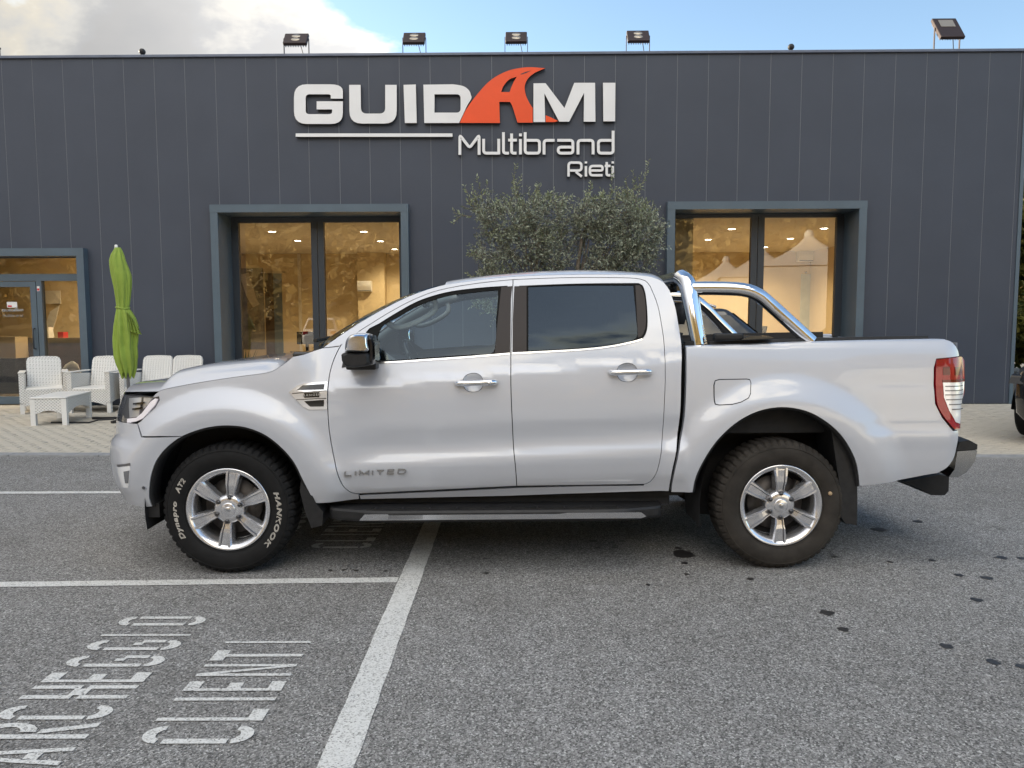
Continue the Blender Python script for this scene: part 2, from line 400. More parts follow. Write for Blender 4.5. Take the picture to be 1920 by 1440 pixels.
def build_paving():
    def inside(x, y): return y > kerb_y(x) + 0.175 and y < wall_y(x) + 0.05
    bed = MB(); xs = np.linspace(-13, 14, 28); zb = PAV_Z - 0.014
    for a, b in zip(xs[:-1], xs[1:]):
        bed.add([(a, kerb_y(a) + .15, zb), (b, kerb_y(b) + .15, zb), (b, wall_y(b) + .06, zb), (a, wall_y(a) + .06, zb)], [(0, 1, 2, 3)])
    # the paving goes on past the building's right-hand corner
    bed.add([(9.0, wall_y(9) + .06, zb), (14, wall_y(14) + .06, zb), (14, 24, zb), (9.0, 24, zb)], [(0, 1, 2, 3)])
    bed.build('sand_joint', 'sand', pave)
    bl, bw = 0.205, 0.105; c, s = math.cos(k_ang), math.sin(k_ang); bricks = []
    rnd = random.Random(3)
    for j in range(0, 56):
        for i in range(-62, 64):
            lx = i * bl + (j % 2) * bl / 2; ly = 0.175 + bw / 2 + j * bw
            x = lx * c - ly * s; y = kerb_y(0) + lx * s + ly * c
            if inside(x, y): bricks.append((x, y))
    def seen(b):
        u, v = project((b[0], b[1], PAV_Z)); return (-20 < u < 214 or 1822 < u < 1945)
    vis = sorted([b for b in bricks if seen(b)], key=lambda b: b[1])[:300]; pick = set(vis)
    variants = []
    for k in range(6):
        e = 0.0055
        q = MB(); hx, hy = bl / 2 - e, bw / 2 - e; b_ = 0.005
        base = [(-hx, -hy), (hx, -hy), (hx, hy), (-hx, hy)]; top = [(-hx + b_, -hy + b_), (hx - b_, -hy + b_), (hx - b_, hy - b_), (-hx + b_, hy - b_)]
        z1 = rnd.uniform(-0.0015, 0.0015)
        vs = [(x, y, -0.02) for x, y in base] + [(x, y, z1 - 0.004) for x, y in base] + [(x, y, z1 + rnd.uniform(-.001, .001)) for x, y in top]
        q.add(vs, [(0, 1, 5, 4), (1, 2, 6, 5), (2, 3, 7, 6), (3, 0, 4, 7), (4, 5, 9, 8), (5, 6, 10, 9), (6, 7, 11, 10), (7, 4, 8, 11), (8, 9, 10, 11)])
        variants.append(q)
    meshes = [q.mesh('paving_block') for q in variants]
    for b in vis:
        link_mesh('paving_block', meshes[rnd.randrange(6)], 'paver', pave, (b[0], b[1], PAV_Z), (0, 0, k_ang + rnd.uniform(-.008, .008)))
    rest = MB()
    for b in bricks:
        if b in pick: continue
        q = variants[rnd.randrange(6)]
        rest.add([(b[0] + x * c - y * s, b[1] + x * s + y * c, PAV_Z + z) for x, y, z in q.v], q.f)
    tag(rest.build('paving_block', 'paver', pave, fix=False), kind='stuff')
build_paving()

# ------------------------------------------------------------------ painted lines and stencilled words
PZ = 0.004
def strip(name, a, b, w, label):
    a = np.array(a); b = np.array(b); d = (b - a) / np.linalg.norm(b - a); n = np.array([-d[1], d[0]]) * w / 2
    q = MB(); k = 12; rnd = random.Random(len(label)); vs = []
    for i in range(k * 6 + 1):
        p = a + (b - a) * i / (k * 6); j1, j2 = rnd.uniform(-.003, .003), rnd.uniform(-.003, .003)
        vs += [(*(p + n * (1 + j1 / w * 2)), PZ), (*(p - n * (1 + j2 / w * 2)), PZ)]
    q.add(vs, [(2 * i, 2 * i + 1, 2 * i + 3, 2 * i + 2) for i in range(k * 6)])
    return tag(q.build(name, 'road_paint', fix=False), label, 'road marking', kind='structure')
LX = -0.585
strip('long_line', (LX - 0.005, 0.4), (LX + 0.005, 8.1), 0.125, 'long white painted line running under the pickup towards the paving')
l1 = gnd(0, 1097); l2 = gnd(750, 1088)
strip('bay_line', (-6.5, l1[1] + (l1[1] - l2[1]) / (l1[0] - l2[0]) * (-6.5 - l1[0])), (LX - .068, l2[1]), 0.085, 'white bay line beside the front wheel of the pickup')
l3 = gnd(0, 925); l4 = gnd(228, 925)
strip('bay_line', (-7.5, l3[1]), (LX - .068, l3[1] + 0.02), 0.085, 'white bay line passing beyond the front bumper of the pickup')
def letter_shapes(ch):
    """stencil letters in a unit box: list of outlines, p along reading direction, q up"""
    t, h = 0.26, 0.15   # stem width along reading, bar width across
    def bar(p0, q0, p1, q1): return [(p0, q0), (p1, q0), (p1, q1), (p0, q1)]
    def arc(pc, qc, rp, rq, a0, a1, ip, iq, n=8):
        o = [(pc + rp * math.cos(R(a0 + (a1 - a0) * k / n)), qc + rq * math.sin(R(a0 + (a1 - a0) * k / n))) for k in range(n + 1)]
        i = [(pc + ip * math.cos(R(a1 + (a0 - a1) * k / n)), qc + iq * math.sin(R(a1 + (a0 - a1) * k / n))) for k in range(n + 1)]
        return o + i
    if ch == 'I': return [bar(0.25, 0, 0.75, 1)]
    if ch == 'L': return [bar(0, 0, t, 1), bar(t, 0, 1, h)]
    if ch == 'E': return [bar(0, 0, t, 1), bar(t, 0, 1, h), bar(t, .43, .85, .57), bar(t, 1 - h, 1, 1)]
    if ch == 'T': return [bar(.37, 0, .63, 1 - h), bar(0, 1 - h, 1, 1)]
    if ch == 'H': return [bar(0, 0, t, .47), bar(0, .53, t, 1), bar(1 - t, 0, 1, .47), bar(1 - t, .53, 1, 1), bar(t, .42, 1 - t, .58)]
    if ch == 'N': return [bar(0, 0, .2, 1), bar(.8, 0, 1, 1), [(.2, 1), (.2, .78), (.8, 0), (.8, .22)]]
    if ch == 'A': return [[(0, 0), (.22, 0), (.5, .8), (.5, 1), (.38, 1)], [(1, 0), (.62, 1), (.5, 1), (.5, .8), (.78, 0)], bar(.3, .22, .7, .34)]
    if ch == 'C': return [bar(0, .2, t, .78), arc(.5, .82, .5, .18, 175, 5, .25, .06), arc(.5, .18, .5, .18, 185, 355, .25, .06)]
    if ch == 'G': return [bar(0, .2, t, .78), arc(.5, .82, .5, .18, 175, 5, .25, .06), arc(.5, .18, .5, .18, 185, 355, .25, .06), bar(1 - t, .2, 1, .45), bar(.5, .42, 1 - t, .52)]
    if ch == 'O': return [bar(0, .2, t, .8), bar(1 - t, .2, 1, .8), arc(.5, .84, .5, .16, 176, 4, .25, .05), arc(.5, .16, .5, .16, 184, 356, .25, .05)]
    if ch == 'P': return [bar(0, 0, t, 1), arc(.4, .74, .6, .26, 88, -88, .34, .12), ]
    if ch == 'R': return [bar(0, 0, t, 1), arc(.4, .74, .6, .26, 88, -88, .34, .12), [(.3, .46), (.55, .46), (1, 0), (.72, 0)]]
    return []
def stencil(name, word, spans, xb, hgt, dy, label):
    o = empty(name, (0, 0, 0)); tag(o, label, 'road marking', kind='structure')
    for ch, (y0, y1) in zip(word, spans):
        q = MB()
        for sh in letter_shapes(ch):
            pts = [(xb - b * hgt, y0 + dy + a * (y1 - y0)) for a, b in sh]
            vs, tr, _ = cdt([pts]); q.add([(x, y, PZ) for x, y in vs], tr)
        q.build('letter', 'road_paint', o, fix=False)
def gy(v): return gnd(400, v)[1]
cli = [(gy(1396), gy(1362)), (gy(1353), gy(1331)), (gy(1318), gy(1307)), (gy(1297), gy(1279)), (gy(1269), gy(1247)), (gy(1240), gy(1221)), (gy(1209), gy(1202.5))]
pc = [(gy(1436), gy(1402)), (gy(1386), gy(1356)), (gy(1350), gy(1323)), (gy(1311), gy(1286)), (gy(1280), gy(1262)), (gy(1251), gy(1230)), (gy(1220), gy(1201)), (gy(1195), gy(1188.5)), (gy(1174), gy(1157))]
pw = pc[0][1] - pc[0][0]; parch = [(pc[0][0] - 0.03 - pw, pc[0][0] - 0.03)] + pc
x_cli = gnd(583, 1206)[0]; x_par = gnd(387, 1163)[0]; hc = x_cli - gnd(422, 1206)[0]; hp = x_par - gnd(228, 1163)[0]
stencil('stencilled_word', 'CLIENTI', cli, x_cli, hc, 0, 'stencilled word CLIENTI in white on the asphalt before the pickup')
stencil('stencilled_word', 'PARCHEGGIO', parch, x_par, hp, 0, 'stencilled word PARCHEGGIO in white on the asphalt before the pickup')
BAY = (l3[1] - l1[1])
stencil('stencilled_word', 'CLIENTI', cli, x_cli, hc, BAY, 'stencilled word CLIENTI half hidden in the shade under the pickup')
stencil('stencilled_word', 'PARCHEGGIO', parch, x_par, hp, BAY, 'stencilled word PARCHEGGIO hidden in the shade under the pickup')
# oil drips
for (u, v, w) in [(1271, 1028, 16), (1281, 1040, 44), (1283, 1056, 14), (1112, 1015, 17), (1120, 1028, 13), (1148, 1017, 10), (1167, 1015, 15), (1152, 1027, 14), (910, 1048, 12), (912, 1075, 11),
        (620, 1070, 10), (645, 1069, 9), (668, 1070, 10), (723, 1071, 10), (1407, 1086, 14), (1550, 1149, 26), (1580, 1180, 20), (1775, 1212, 20), (1832, 1125, 18), (1850, 1084, 18), (1863, 1242, 20), (1878, 1046, 18), (1669, 1054, 11),
        (1748, 1051, 12), (1799, 1079, 14), (1564, 1044, 14), (1288, 1077, 10), (1215, 1097, 9), (1915, 1250, 16), (1648, 993, 26), (1720, 978, 18), (1915, 1047, 14), (515, 1085, 8)]:
    c = gnd(u, v); r = w / 2 / F_PX * np.linalg.norm(c - CAM) * 1.0
    q = MB(); rnd = random.Random(int(u * 7 + v)); n = 14
    ring = [(c[0] + r * rnd.uniform(.7, 1.15) * math.cos(2 * math.pi * k / n), c[1] + r * rnd.uniform(.55, 1.1) * 1.15 * math.sin(2 * math.pi * k / n), 0.0025) for k in range(n)]
    q.add(ring, [tuple(range(n))]); q.build('oil_stain', 'stain', asphalt)

# ================================================================== the showroom building
bld = empty('showroom_building', tuple(B0), w_ang)
tag(bld, 'dark grey metal clad car showroom with large framed windows', 'building')
bld.location.z = 0
ROOF_Z = wl(960, 98.5)[1]
XL, XR = -26.0, wl(1896, 757)[0]
def rects_minus(rect, holes):
    out = [rect]
    for hx0, hz0, hx1, hz1 in holes:
        nxt = []
        for x0, z0, x1, z1 in out:
            if hx1 <= x0 or hx0 >= x1 or hz1 <= z0 or hz0 >= z1: nxt.append((x0, z0, x1, z1)); continue
            if hx0 > x0: nxt.append((x0, z0, hx0, z1))
            if hx1 < x1: nxt.append((hx1, z0, x1, z1))
            a, b = max(x0, hx0), min(x1, hx1)
            if hz0 > z0: nxt.append((a, z0, b, hz0))
            if hz1 < z1: nxt.append((a, hz1, b, z1))
        out = nxt
    return out
OFF = 0.14                                     # the frames stand proud of the cladding
def opening(ul, ur, vt): # outer corners of the frame
    a = wl(ul, vt, OFF); b = wl(ur, vt, OFF); return (a[0], 0.0, b[0], (a[1] + b[1]) / 2)
win_l = opening(392.5, 765, 382.8); win_r = opening(1252, 1627, 377)
door_o = (wl(-118, 465, OFF)[0], 0.0, wl(155.4, 465, OFF)[0], wl(155.4, 465, OFF)[1])
BW = 0.128
holes = [(a + .03, z0, b - .03, z1 - .03) for a, z0, b, z1 in (win_l, win_r, door_o)]
def facade():
    # seams read off the photograph: one every 58.3 px
    s0 = wl(575, 105)[0]; pitch = (wl(1798, 100)[0] - s0) / 21.0
    ks_ = range(int(math.floor((XL - s0) / pitch)), int(math.ceil((XR - s0) / pitch)) + 1)
    full = None; g = 0.0065
    for k in ks_:
        x0 = max(XL, s0 + k * pitch) + g / 2; x1 = min(XR - 0.05, s0 + (k + 1) * pitch) - g / 2
        if x1 - x0 < 0.02: continue
        rs = rects_minus((x0, 0.02, x1, ROOF_Z - 0.02), holes)
        q = MB()
        for a, z0, b, z1 in rs:
            if b - a > 0.004 and z1 - z0 > 0.004: q.box((a, 0, z0), (b, 0.03, z1))
        if q.v: q.build('facade_panel', 'panel', bld)
    q = MB()
    for a, z0, b, z1 in rects_minus((XL, 0.0, XR - 0.06, ROOF_Z - 0.03), holes): q.box((a, 0.0022, z0), (b, 0.3, z1))
    q.build('wall', 'panel_joint', bld)
    q = MB(); q.box((XL - .05, -0.035, ROOF_Z - 0.045), (XR + .03, 0.38, ROOF_Z), 0.006)
    q.build('coping', 'coping', bld)
    # corner trim, right side wall, rear wall, roof
    MB().box((XR - 0.05, -0.012, 0), (XR + 0.012, 0.05, ROOF_Z - 0.046)).build('corner_trim', 'frame_grey', bld)
    MB().box((XR - 0.26, 0.302, 0), (XR, 14.0, ROOF_Z - 0.05)).build('side_wall', 'panel', bld)
    MB().box((XL, 0.302, 0), (XL + .26, 14.0, ROOF_Z - 0.05)).build('side_wall', 'panel', bld)
    MB().box((XL + .262, 13.7, 0), (XR - .262, 14.0, ROOF_Z - 0.05)).build('rear_wall', 'panel', bld)
    MB().box((XL + .262, 0.39, ROOF_Z - 0.45), (XR - .262, 13.69, ROOF_Z - 0.25)).build('roof', 'roofing', bld)
    # skirting at the foot
    for a, z0, b, z1 in rects_minus((XL, 0.0, XR - .05, 0.018 + PAV_Z), holes): MB().box((a, -0.004, z0), (b, 0.03, z1)).build('base_trim', 'frame_dark', bld)
facade()
YG = 0.50                                      # glass line behind the facade
def shop_window(op, mull_px, v_pane_top):
    x0, z0, x1, z1 = op
    w = empty('shop_window', (0, 0, 0), 0, bld)
    MB().box((x0, -OFF, z1 - BW), (x1, YG + .1, z1)).build('frame_head', 'frame_grey', w)
    MB().box((x0 + .002, -OFF + .003, 0.02), (x0 + BW, YG + .1, z1 - BW)).build('frame_jamb', 'frame_grey', w)
    MB().box((x1 - BW, -OFF + .003, 0.02), (x1 - .002, YG + .1, z1 - BW)).build('frame_jamb', 'frame_grey', w)
    a, b = x0 + BW, x1 - BW; zt = wl(960, v_pane_top, -YG)[1]; mid = (wl(mull_px[0], 450, -YG)[0] + wl(mull_px[1], 450, -YG)[0]) / 2; hw = abs(wl(mull_px[1], 450, -YG)[0] - wl(mull_px[0], 450, -YG)[0]) / 2
    el = 0.125
    MB().box((a, YG - .04, zt), (b, YG + .04, z1 - BW - .002)).build('head_rail', 'frame_dark', w)
    MB().box((a, YG - .045, 0.021), (a + el, YG + .045, zt)).build('stile', 'frame_dark', w)
    MB().box((b - el, YG - .045, 0.021), (b, YG + .045, zt)).build('stile', 'frame_dark', w)
    MB().box((mid - hw, YG - .05, 0.021), (mid - .006, YG + .045, zt)).build('stile', 'frame_dark', w)
    MB().box((mid + .006, YG - .05, 0.021), (mid + hw, YG + .045, zt)).build('stile', 'frame_dark', w)
    for s, e in ((a + el, mid - hw), (mid + hw, b - el)):
        MB().box((s, YG - .043, 0.021), (e, YG + .043, 0.16)).build('bottom_rail', 'frame_dark', w)
        q = MB(); q.add([(s, YG, .16), (e, YG, .16), (e, YG, zt), (s, YG, zt)], [(0, 1, 2, 3)]); q.build('pane', 'shop_glass', w)
shop_window(win_l, (584.5, 608.3), 416); shop_window(win_r, (1406.8, 1431.7), 410.5)
def entrance():
    x0, z0, x1, z1 = door_o; w = empty('entrance', (0, 0, 0), 0, bld); yg = 0.16
    MB().box((x0, -OFF, z1 - BW), (x1, yg + .1, z1)).build('frame_head', 'frame_grey', w)
    MB().box((x0 + .002, -OFF + .003, 0.02), (x0 + BW, yg + .1, z1 - BW)).build('frame_jamb', 'frame_grey', w)
    MB().box((x1 - BW, -OFF + .003, 0.02), (x1 - .002, yg + .1, z1 - BW)).build('frame_jamb', 'frame_grey', w)
    def X(u, v=600): return wl(u, v, -yg)[0]
    def Z(v, u=60): return wl(u, v, -yg)[1]
    a, b = x0 + BW, x1 - BW
    MB().box((a, yg - .03, Z(484)), (b, yg + .03, z1 - BW - .002)).build('head_rail', 'frame_dark', w)
    MB().box((a, yg - .05, Z(527)), (b, yg + .05, Z(514))).build('transom', 'frame_grey', w)
    MB().box((X(74.5), yg - .049, 0.021), (X(84), yg + .049, Z(527))).build('post', 'frame_grey', w)
    def pane(u0, u1, zt, zb, nm='pane'):
        q = MB(); q.add([(u0, yg, zb), (u1, yg, zb), (u1, yg, zt), (u0, yg, zt)], [(0, 1, 2, 3)]); return q.build(nm, 'shop_glass', w)
    pane(a, b, Z(484), Z(514)); pane(X(84), b, Z(527), .12)
    MB().box((X(84), yg - .04, 0.021), (b, yg + .04, .12)).build('bottom_rail', 'frame_grey', w)
    # the door leaf
    l0, l1, lt = X(-30), X(73), Z(528)
    MB().box((l1 - .10, yg - .045, .03), (l1, yg + .045, lt)).build('door_stile', 'frame_grey', w)
    MB().box((l0, yg - .045, .03), (l0 + .10, yg + .045, lt)).build('door_stile', 'frame_grey', w)
    MB().box((l0 + .1, yg - .044, Z(538)), (l1 - .1, yg + .044, lt)).build('door_rail', 'frame_grey', w)
    MB().box((l0 + .1, yg - .044, .03), (l1 - .1, yg + .044, .16)).build('door_rail', 'frame_grey', w)
    pane(l0 + .1, l1 - .1, Z(538), .16, 'door_pane'); pane(a, l0, Z(527), .02)
    MB().tube([(l1 - .05, yg - .05, 1.0), (l1 - .05, yg - .10, 1.0), (l1 - .05, yg - .10, 1.35), (l1 - .05, yg - .05, 1.35)], .012, 8).build('door_handle', 'frame_dark', w)
    return w, X, Z, yg
ent, EX, EZ, EY = entrance()
mat('sticker_white', (0.75, 0.75, 0.75), 0.5); mat('sticker_red', (0.55, 0.02, 0.03), 0.5); mat('decal_grey', (0.30, 0.31, 0.32), 0.5)
def sticker(u0, v0, u1, v1, m, nm, dy=.004, par=ent):
    a, b = EX(u0), EX(u1); q = MB().box((a, EY - dy - .0015, EZ(v1)), (b, EY - dy, EZ(v0))); return q.build(nm, m, par)
sticker(15, 566, 34, 576.6, 'sticker_white', 'door_notice'); sticker(16.5, 572.5, 24, 575.5, 'sticker_red', 'notice_mark', .006)
q = MB().box((EX(76), EY - .053, EZ(546)), (EX(81), EY - .0505, EZ(537))); q.build('alarm_sticker', 'sticker_white', ent)
q = MB().box((EX(76.4), EY - .055, EZ(545)), (EX(80.6), EY - .0535, EZ(541))); q.build('sticker_mark', 'sticker_red', ent)

# ------------------------------------------------------------------ the sign: letters cut out and fixed proud of the cladding
def sg(X_, Y_): return wl(520 + X_ / 2.8235, 90 + Y_ / 2.8235, 0.07)
LOGO = {}
def curve_pts(pts, n=5):
    return [tuple(p) for p in catmull(pts, 1e9)] if n < 2 else [tuple(p) for p in catmull(pts, max(4.0, 60.0 / n))]
LOGO['G'] = [rounded([(347, 268), (283, 268), (283, 245, 16), (150, 245, 20), (150, 350, 20), (290, 350, 20), (290, 325), (208, 325), (208, 282), (347, 282), (347, 402, 62), (88, 402, 68), (88, 192, 68), (347, 192, 68)])]
LOGO['U'] = [rounded([(380, 195), (441, 195), (443, 347, 30), (571, 347, 30), (571, 195), (632, 195), (632, 400, 66), (382, 400, 66)])]
LOGO['I'] = [[(668, 195), (733, 193), (738, 397), (675, 397)]]
LOGO['D'] = [[(773, 194)] + curve_pts([(930, 192), (985, 202), (1015, 225), (1025, 250), (1027, 268), (1005, 305), (962, 397)]) + [(778, 397)], rounded([(832, 245), (970, 245, 22), (970, 342, 22), (832, 342)])]
LOGO['A'] = [curve_pts([(966, 396), (1000, 325), (1060, 243), (1130, 170), (1220, 121), (1320, 102), (1418, 107)]) + curve_pts([(1370, 127), (1332, 155), (1311, 195), (1313, 240), (1330, 283), (1352, 318)]) + [(1352, 395), (1272, 395)] + curve_pts([(1262, 365), (1245, 310), (1232, 285)]) + [(1175, 285), (1178, 397)],
             curve_pts([(1185, 233), (1198, 200), (1228, 166), (1268, 152)]) + curve_pts([(1252, 178), (1240, 205), (1230, 233)])]
LOGO['tail'] = [[(1421, 356), (1450, 368), (1486, 386), (1470, 392), (1421, 392)]]
LOGO['M'] = [[(1356, 187), (1420, 186), (1520, 318), (1572, 184), (1682, 184), (1684, 390), (1622, 390), (1624, 237), (1545, 390), (1492, 390), (1414, 240), (1418, 392), (1356, 392)]]
LOGO['I2'] = [[(1724, 184), (1790, 184), (1788, 388), (1726, 388)]]
LOGO['bar'] = [[(97, 452), (927, 452), (927, 470), (97, 470)]]
STROKES = {   # "Multibrand" and "Rieti": drawn as pen strokes
    'Multibrand': [[[(966, 565), (966, 460), (1018, 528), (1068, 460), (1068, 565)]],
        [[(1092, 480), (1092, 556), (1172, 556)], [(1172, 480), (1172, 563)]],
        [[(1197, 445), (1197, 556), (1226, 556)]],
        [[(1240, 452), (1240, 556), (1266, 556)], [(1222, 487), (1268, 487)]],
        [[(1287, 481), (1287, 563)], [(1287, 452), (1287, 467)]],
        [[(1312, 445), (1312, 556), (1388, 556), (1388, 488), (1320, 488)]],
        [[(1412, 563), (1412, 488), (1468, 488)]],
        [[(1482, 488), (1565, 488), (1565, 556), (1487, 556), (1487, 524), (1557, 524)]],
        [[(1592, 563), (1592, 488), (1672, 488), (1672, 563)]],
        [[(1778, 437), (1778, 556), (1700, 556), (1700, 488), (1770, 488)]]],
    'Rieti': [[[(1542, 680), (1542, 606), (1610, 606), (1610, 648), (1550, 648)], [(1580, 655), (1612, 680)]],
        [[(1634, 624), (1634, 680)], [(1634, 600), (1634, 611)]],
        [[(1662, 648), (1722, 648), (1722, 624), (1655, 624), (1655, 673), (1722, 673)]],
        [[(1744, 603), (1744, 673), (1764, 673)], [(1733, 624), (1764, 624)]],
        [[(1776, 624), (1776, 680)], [(1776, 600), (1776, 611)]]]}
def sign():
    c = sg(940, 400); root = empty('wall_sign', (0, 0, 0)); root.parent = None
    root.location = bld.location; root.rotation_euler = bld.rotation_euler
    tag(root, 'raised white and orange GUIDAMI Multibrand Rieti lettering on the dark facade', 'sign')
    for k, loops in LOGO.items():
        L2 = [[sg(*p) for p in lp] for lp in loops]
        q = MB(); q.prism(L2[0], -0.07, -0.012, 'xz', L2[1:])
        col = 'sign_orange' if k in ('A', 'tail') else 'sign_white'
        o = q.build({'bar': 'underline', 'tail': 'road_tail', 'A': 'road_letter'}.get(k, 'letter'), [col, 'sign_edge'], root)
        for p in o.data.polygons:
            if abs(p.normal.y) < 0.5: p.material_index = 1
        if k == 'A': o['label'] = 'orange letter A drawn as a road curving away'
    q = MB(); q.prism([sg(*p) for p in [(1286, 139), (1312, 127), (1342, 120), (1318, 132), (1294, 140)]], -0.073, -0.0705); q.build('road_dash', 'sign_edge', root)
    for word, letters in STROKES.items():
        for parts in letters:
            q = MB()
            for i, st in enumerate(parts):
                pl = stroke(soften(st, 16), 15 if word == 'Multibrand' else 13)
                L2 = [sg(*p) for p in pl]; q.prism(L2, -0.062 - .001 * i, -0.012)
            o = q.build('letter', ['sign_white', 'sign_edge'], root)
            for p in o.data.polygons:
                if abs(p.normal.y) < 0.5: p.material_index = 1
    # fixing studs
    return root
sign()
# the same name in grey film on the glass door
def door_name():
    u0, v0, s = 5.0, 578.5, 40.0 / 1702
    def dm(X_, Y_): return (EX(u0 + (X_ - 88) * s), EZ(v0 + (Y_ - 150) * s * 0.9))
    for k, loops in LOGO.items():
        if k in ('bar', 'tail'): continue
        q = MB(); L2 = [[dm(*p) for p in lp] for lp in loops]; q.prism(L2[0], EY - .0045, EY - .0030, 'xz', L2[1:]); q.build('door_letter', 'decal_grey', ent)
    def dm2(X_, Y_): return (EX(u0 + 1.0 + (X_ - 958) * s * 1.95), EZ(v0 + 10.2 + (Y_ - 437) * s * 1.7))
    for parts in STROKES['Multibrand']:
        q = MB()
        for i, st in enumerate(parts): q.prism([dm2(*p) for p in stroke(st, 12)], EY - .0045 - .0003 * i, EY - .0030)
        q.build('door_letter', 'decal_grey', ent)
door_name()

# ------------------------------------------------------------------ inside the showroom (parts of the building: floor, ceiling, walls)
CEIL = 3.32; YB = 8.3
MB().box((XL + .27, .31, -.02), (XR - .27, 12.0, .019)).build('showroom_floor', 'tile_floor', bld)
MB().box((XL + .27, .31, CEIL), (XR - .27, 12.0, CEIL + .1)).build('showroom_ceiling', 'ceiling_white', bld)
MB().box((-7.745, YB, .02), (XR - .27, YB + .15, CEIL)).build('showroom_wall', 'cream_wall', bld)
MB().box((-14.5, 4.2, .02), (-7.88, 4.35, CEIL)).build('showroom_wall', 'cream_wall', bld)
MB().box((-7.87, .9, .02), (-7.75, YB + .15, CEIL)).build('partition', 'cream_wall', bld)
MB().box((-2.0, .62, .02), (3.2, .74, CEIL)).build('showroom_wall', 'cream_wall', bld)
MB().box((XR - .40, .62, .02), (XR - .28, YB, CEIL)).build('partition', 'cream_wall', bld)
pil = wl(672, 560, -YB + .3)[0]; pil2 = wl(722, 560, -YB + .3)[0]
MB().box((pil, YB - .35, .02), (pil2, YB - .002, CEIL)).build('pilaster', 'cream_wall', bld)
cl = wl(563, 560, -YB)[0]
MB().box((cl - .04, YB - .05, .02), (cl + .04, YB - .002, CEIL)).build('pipe_casing', 'ceiling_white', bld)

# ================================================================== the pickup truck
def paint(name, col, metal, rough):
    m = bpy.data.materials.new(name); m.use_nodes = True; MATS[name] = m
    nt = m.node_tree; N = nt.nodes; L = nt.links; b = N['Principled BSDF']
    b.inputs['Base Color'].default_value = (*col, 1); b.inputs['Metallic'].default_value = metal; b.inputs['Roughness'].default_value = rough
    b.inputs['Coat Weight'].default_value = 1.0; b.inputs['Coat Roughness'].default_value = 0.035; b.inputs['Coat IOR'].default_value = 1.5
    tc = N.new('ShaderNodeTexCoord')
    fl = N.new('ShaderNodeTexNoise'); L.new(tc.outputs['Object'], fl.inputs['Vector']); fl.inputs['Scale'].default_value = 900; fl.inputs['Detail'].default_value = 1
    mr = N.new('ShaderNodeMapRange'); L.new(fl.outputs['Fac'], mr.inputs[0]); mr.inputs[1].default_value = .35; mr.inputs[2].default_value = .65
    mr.inputs[3].default_value = rough - .05; mr.inputs[4].default_value = rough + .05; L.new(mr.outputs[0], b.inputs['Roughness'])
    # film of road dust, thicker low on the sides
    sp = N.new('ShaderNodeSeparateXYZ'); L.new(tc.outputs['Object'], sp.inputs[0])
    dn = N.new('ShaderNodeTexNoise'); L.new(tc.outputs['Object'], dn.inputs['Vector']); dn.inputs['Scale'].default_value = 3.5; dn.inputs['Detail'].default_value = 7; dn.inputs['Roughness'].default_value = .7
    dz = N.new('ShaderNodeMapRange'); L.new(sp.outputs['Z'], dz.inputs[0]); dz.inputs[1].default_value = .35; dz.inputs[2].default_value = .75; dz.inputs[3].default_value = .30; dz.inputs[4].default_value = .02
    dm = N.new('ShaderNodeMath'); dm.operation = 'MULTIPLY'; L.new(dn.outputs['Fac'], dm.inputs[0]); L.new(dz.outputs[0], dm.inputs[1])
    mx = N.new('ShaderNodeMix'); mx.data_type = 'RGBA'; L.new(dm.outputs[0], mx.inputs['Factor']); mx.inputs['A'].default_value = (*col, 1); mx.inputs['B'].default_value = (.26, .24, .21, 1)
    L.new(mx.outputs['Result'], b.inputs['Base Color'])
    return m
paint('silver_paint', (0.515, 0.535, 0.585), 0.18, 0.38)
mat('black_plastic', (0.015, 0.015, 0.016), 0.5, spec=.35, noise=(30, .3, 3), bump=(220, .25, .002))
mat('gloss_black', (0.012, 0.011, 0.011), 0.12, spec=.5)
mat('pillar_film', (0.040, 0.034, 0.033), 0.3, spec=.15)
mat('liner', (0.010, 0.010, 0.011), 0.8, noise=(12, .4, 4))
mat('rubber', (0.0095, 0.0095, 0.010), 0.72, spec=.22, noise=(18, .25, 5), bump=(150, .2, .002))
mat('rubber_dusty', (0.034, 0.030, 0.026), 0.82, spec=.22, noise=(9, .35, 6), bump=(120, .25, .002))
mat('chrome', (0.86, 0.87, 0.89), 0.06, metal=1.0)
mat('bumper_chrome', (0.42, 0.43, 0.44), 0.12, metal=1.0)
mat('chrome_satin', (0.62, 0.625, 0.64), 0.2, metal=1.0)
mat('alloy', (0.70, 0.70, 0.72), 0.2, metal=0.8, coat=.7, noise=(7, .06, 4))
mat('alloy_recess', (0.22, 0.22, 0.235), 0.34, metal=0.9)
mat('steel_nut', (0.10, 0.10, 0.105), 0.3, metal=1.0)
mat('brake', (0.13, 0.12, 0.115), 0.55, metal=.8, noise=(14, .3, 4))
mat('tyre_letter', (0.50, 0.47, 0.42), 0.8, noise=(40, .2, 3))
mat('weight_tan', (0.42, 0.30, 0.18), 0.8)
mat('vent_silver', (0.72, 0.73, 0.76), 0.2, metal=0.45, coat=1.0)
mat('seal', (0.010, 0.010, 0.010), 0.7, spec=.12)
mat('trim_grey', (0.46, 0.47, 0.46), 0.75)
mat('cabin_dark', (0.022, 0.024, 0.027), 0.7, noise=(20, .2, 3))
mat('seat_cloth', (0.028, 0.030, 0.034), 0.9, noise=(60, .2, 3))
mat('red_lens', (0.27, 0.002, 0.010), 0.1, coat=.5, noise=(9, .2, 2))
mat('red_dark', (0.10, 0.001, 0.004), 0.1, coat=.5)
mat('lamp_silver', (0.86, 0.87, 0.89), 0.2, metal=0.25, coat=1.0)
mat('lamp_dark', (0.20, 0.205, 0.22), 0.2, metal=.3)
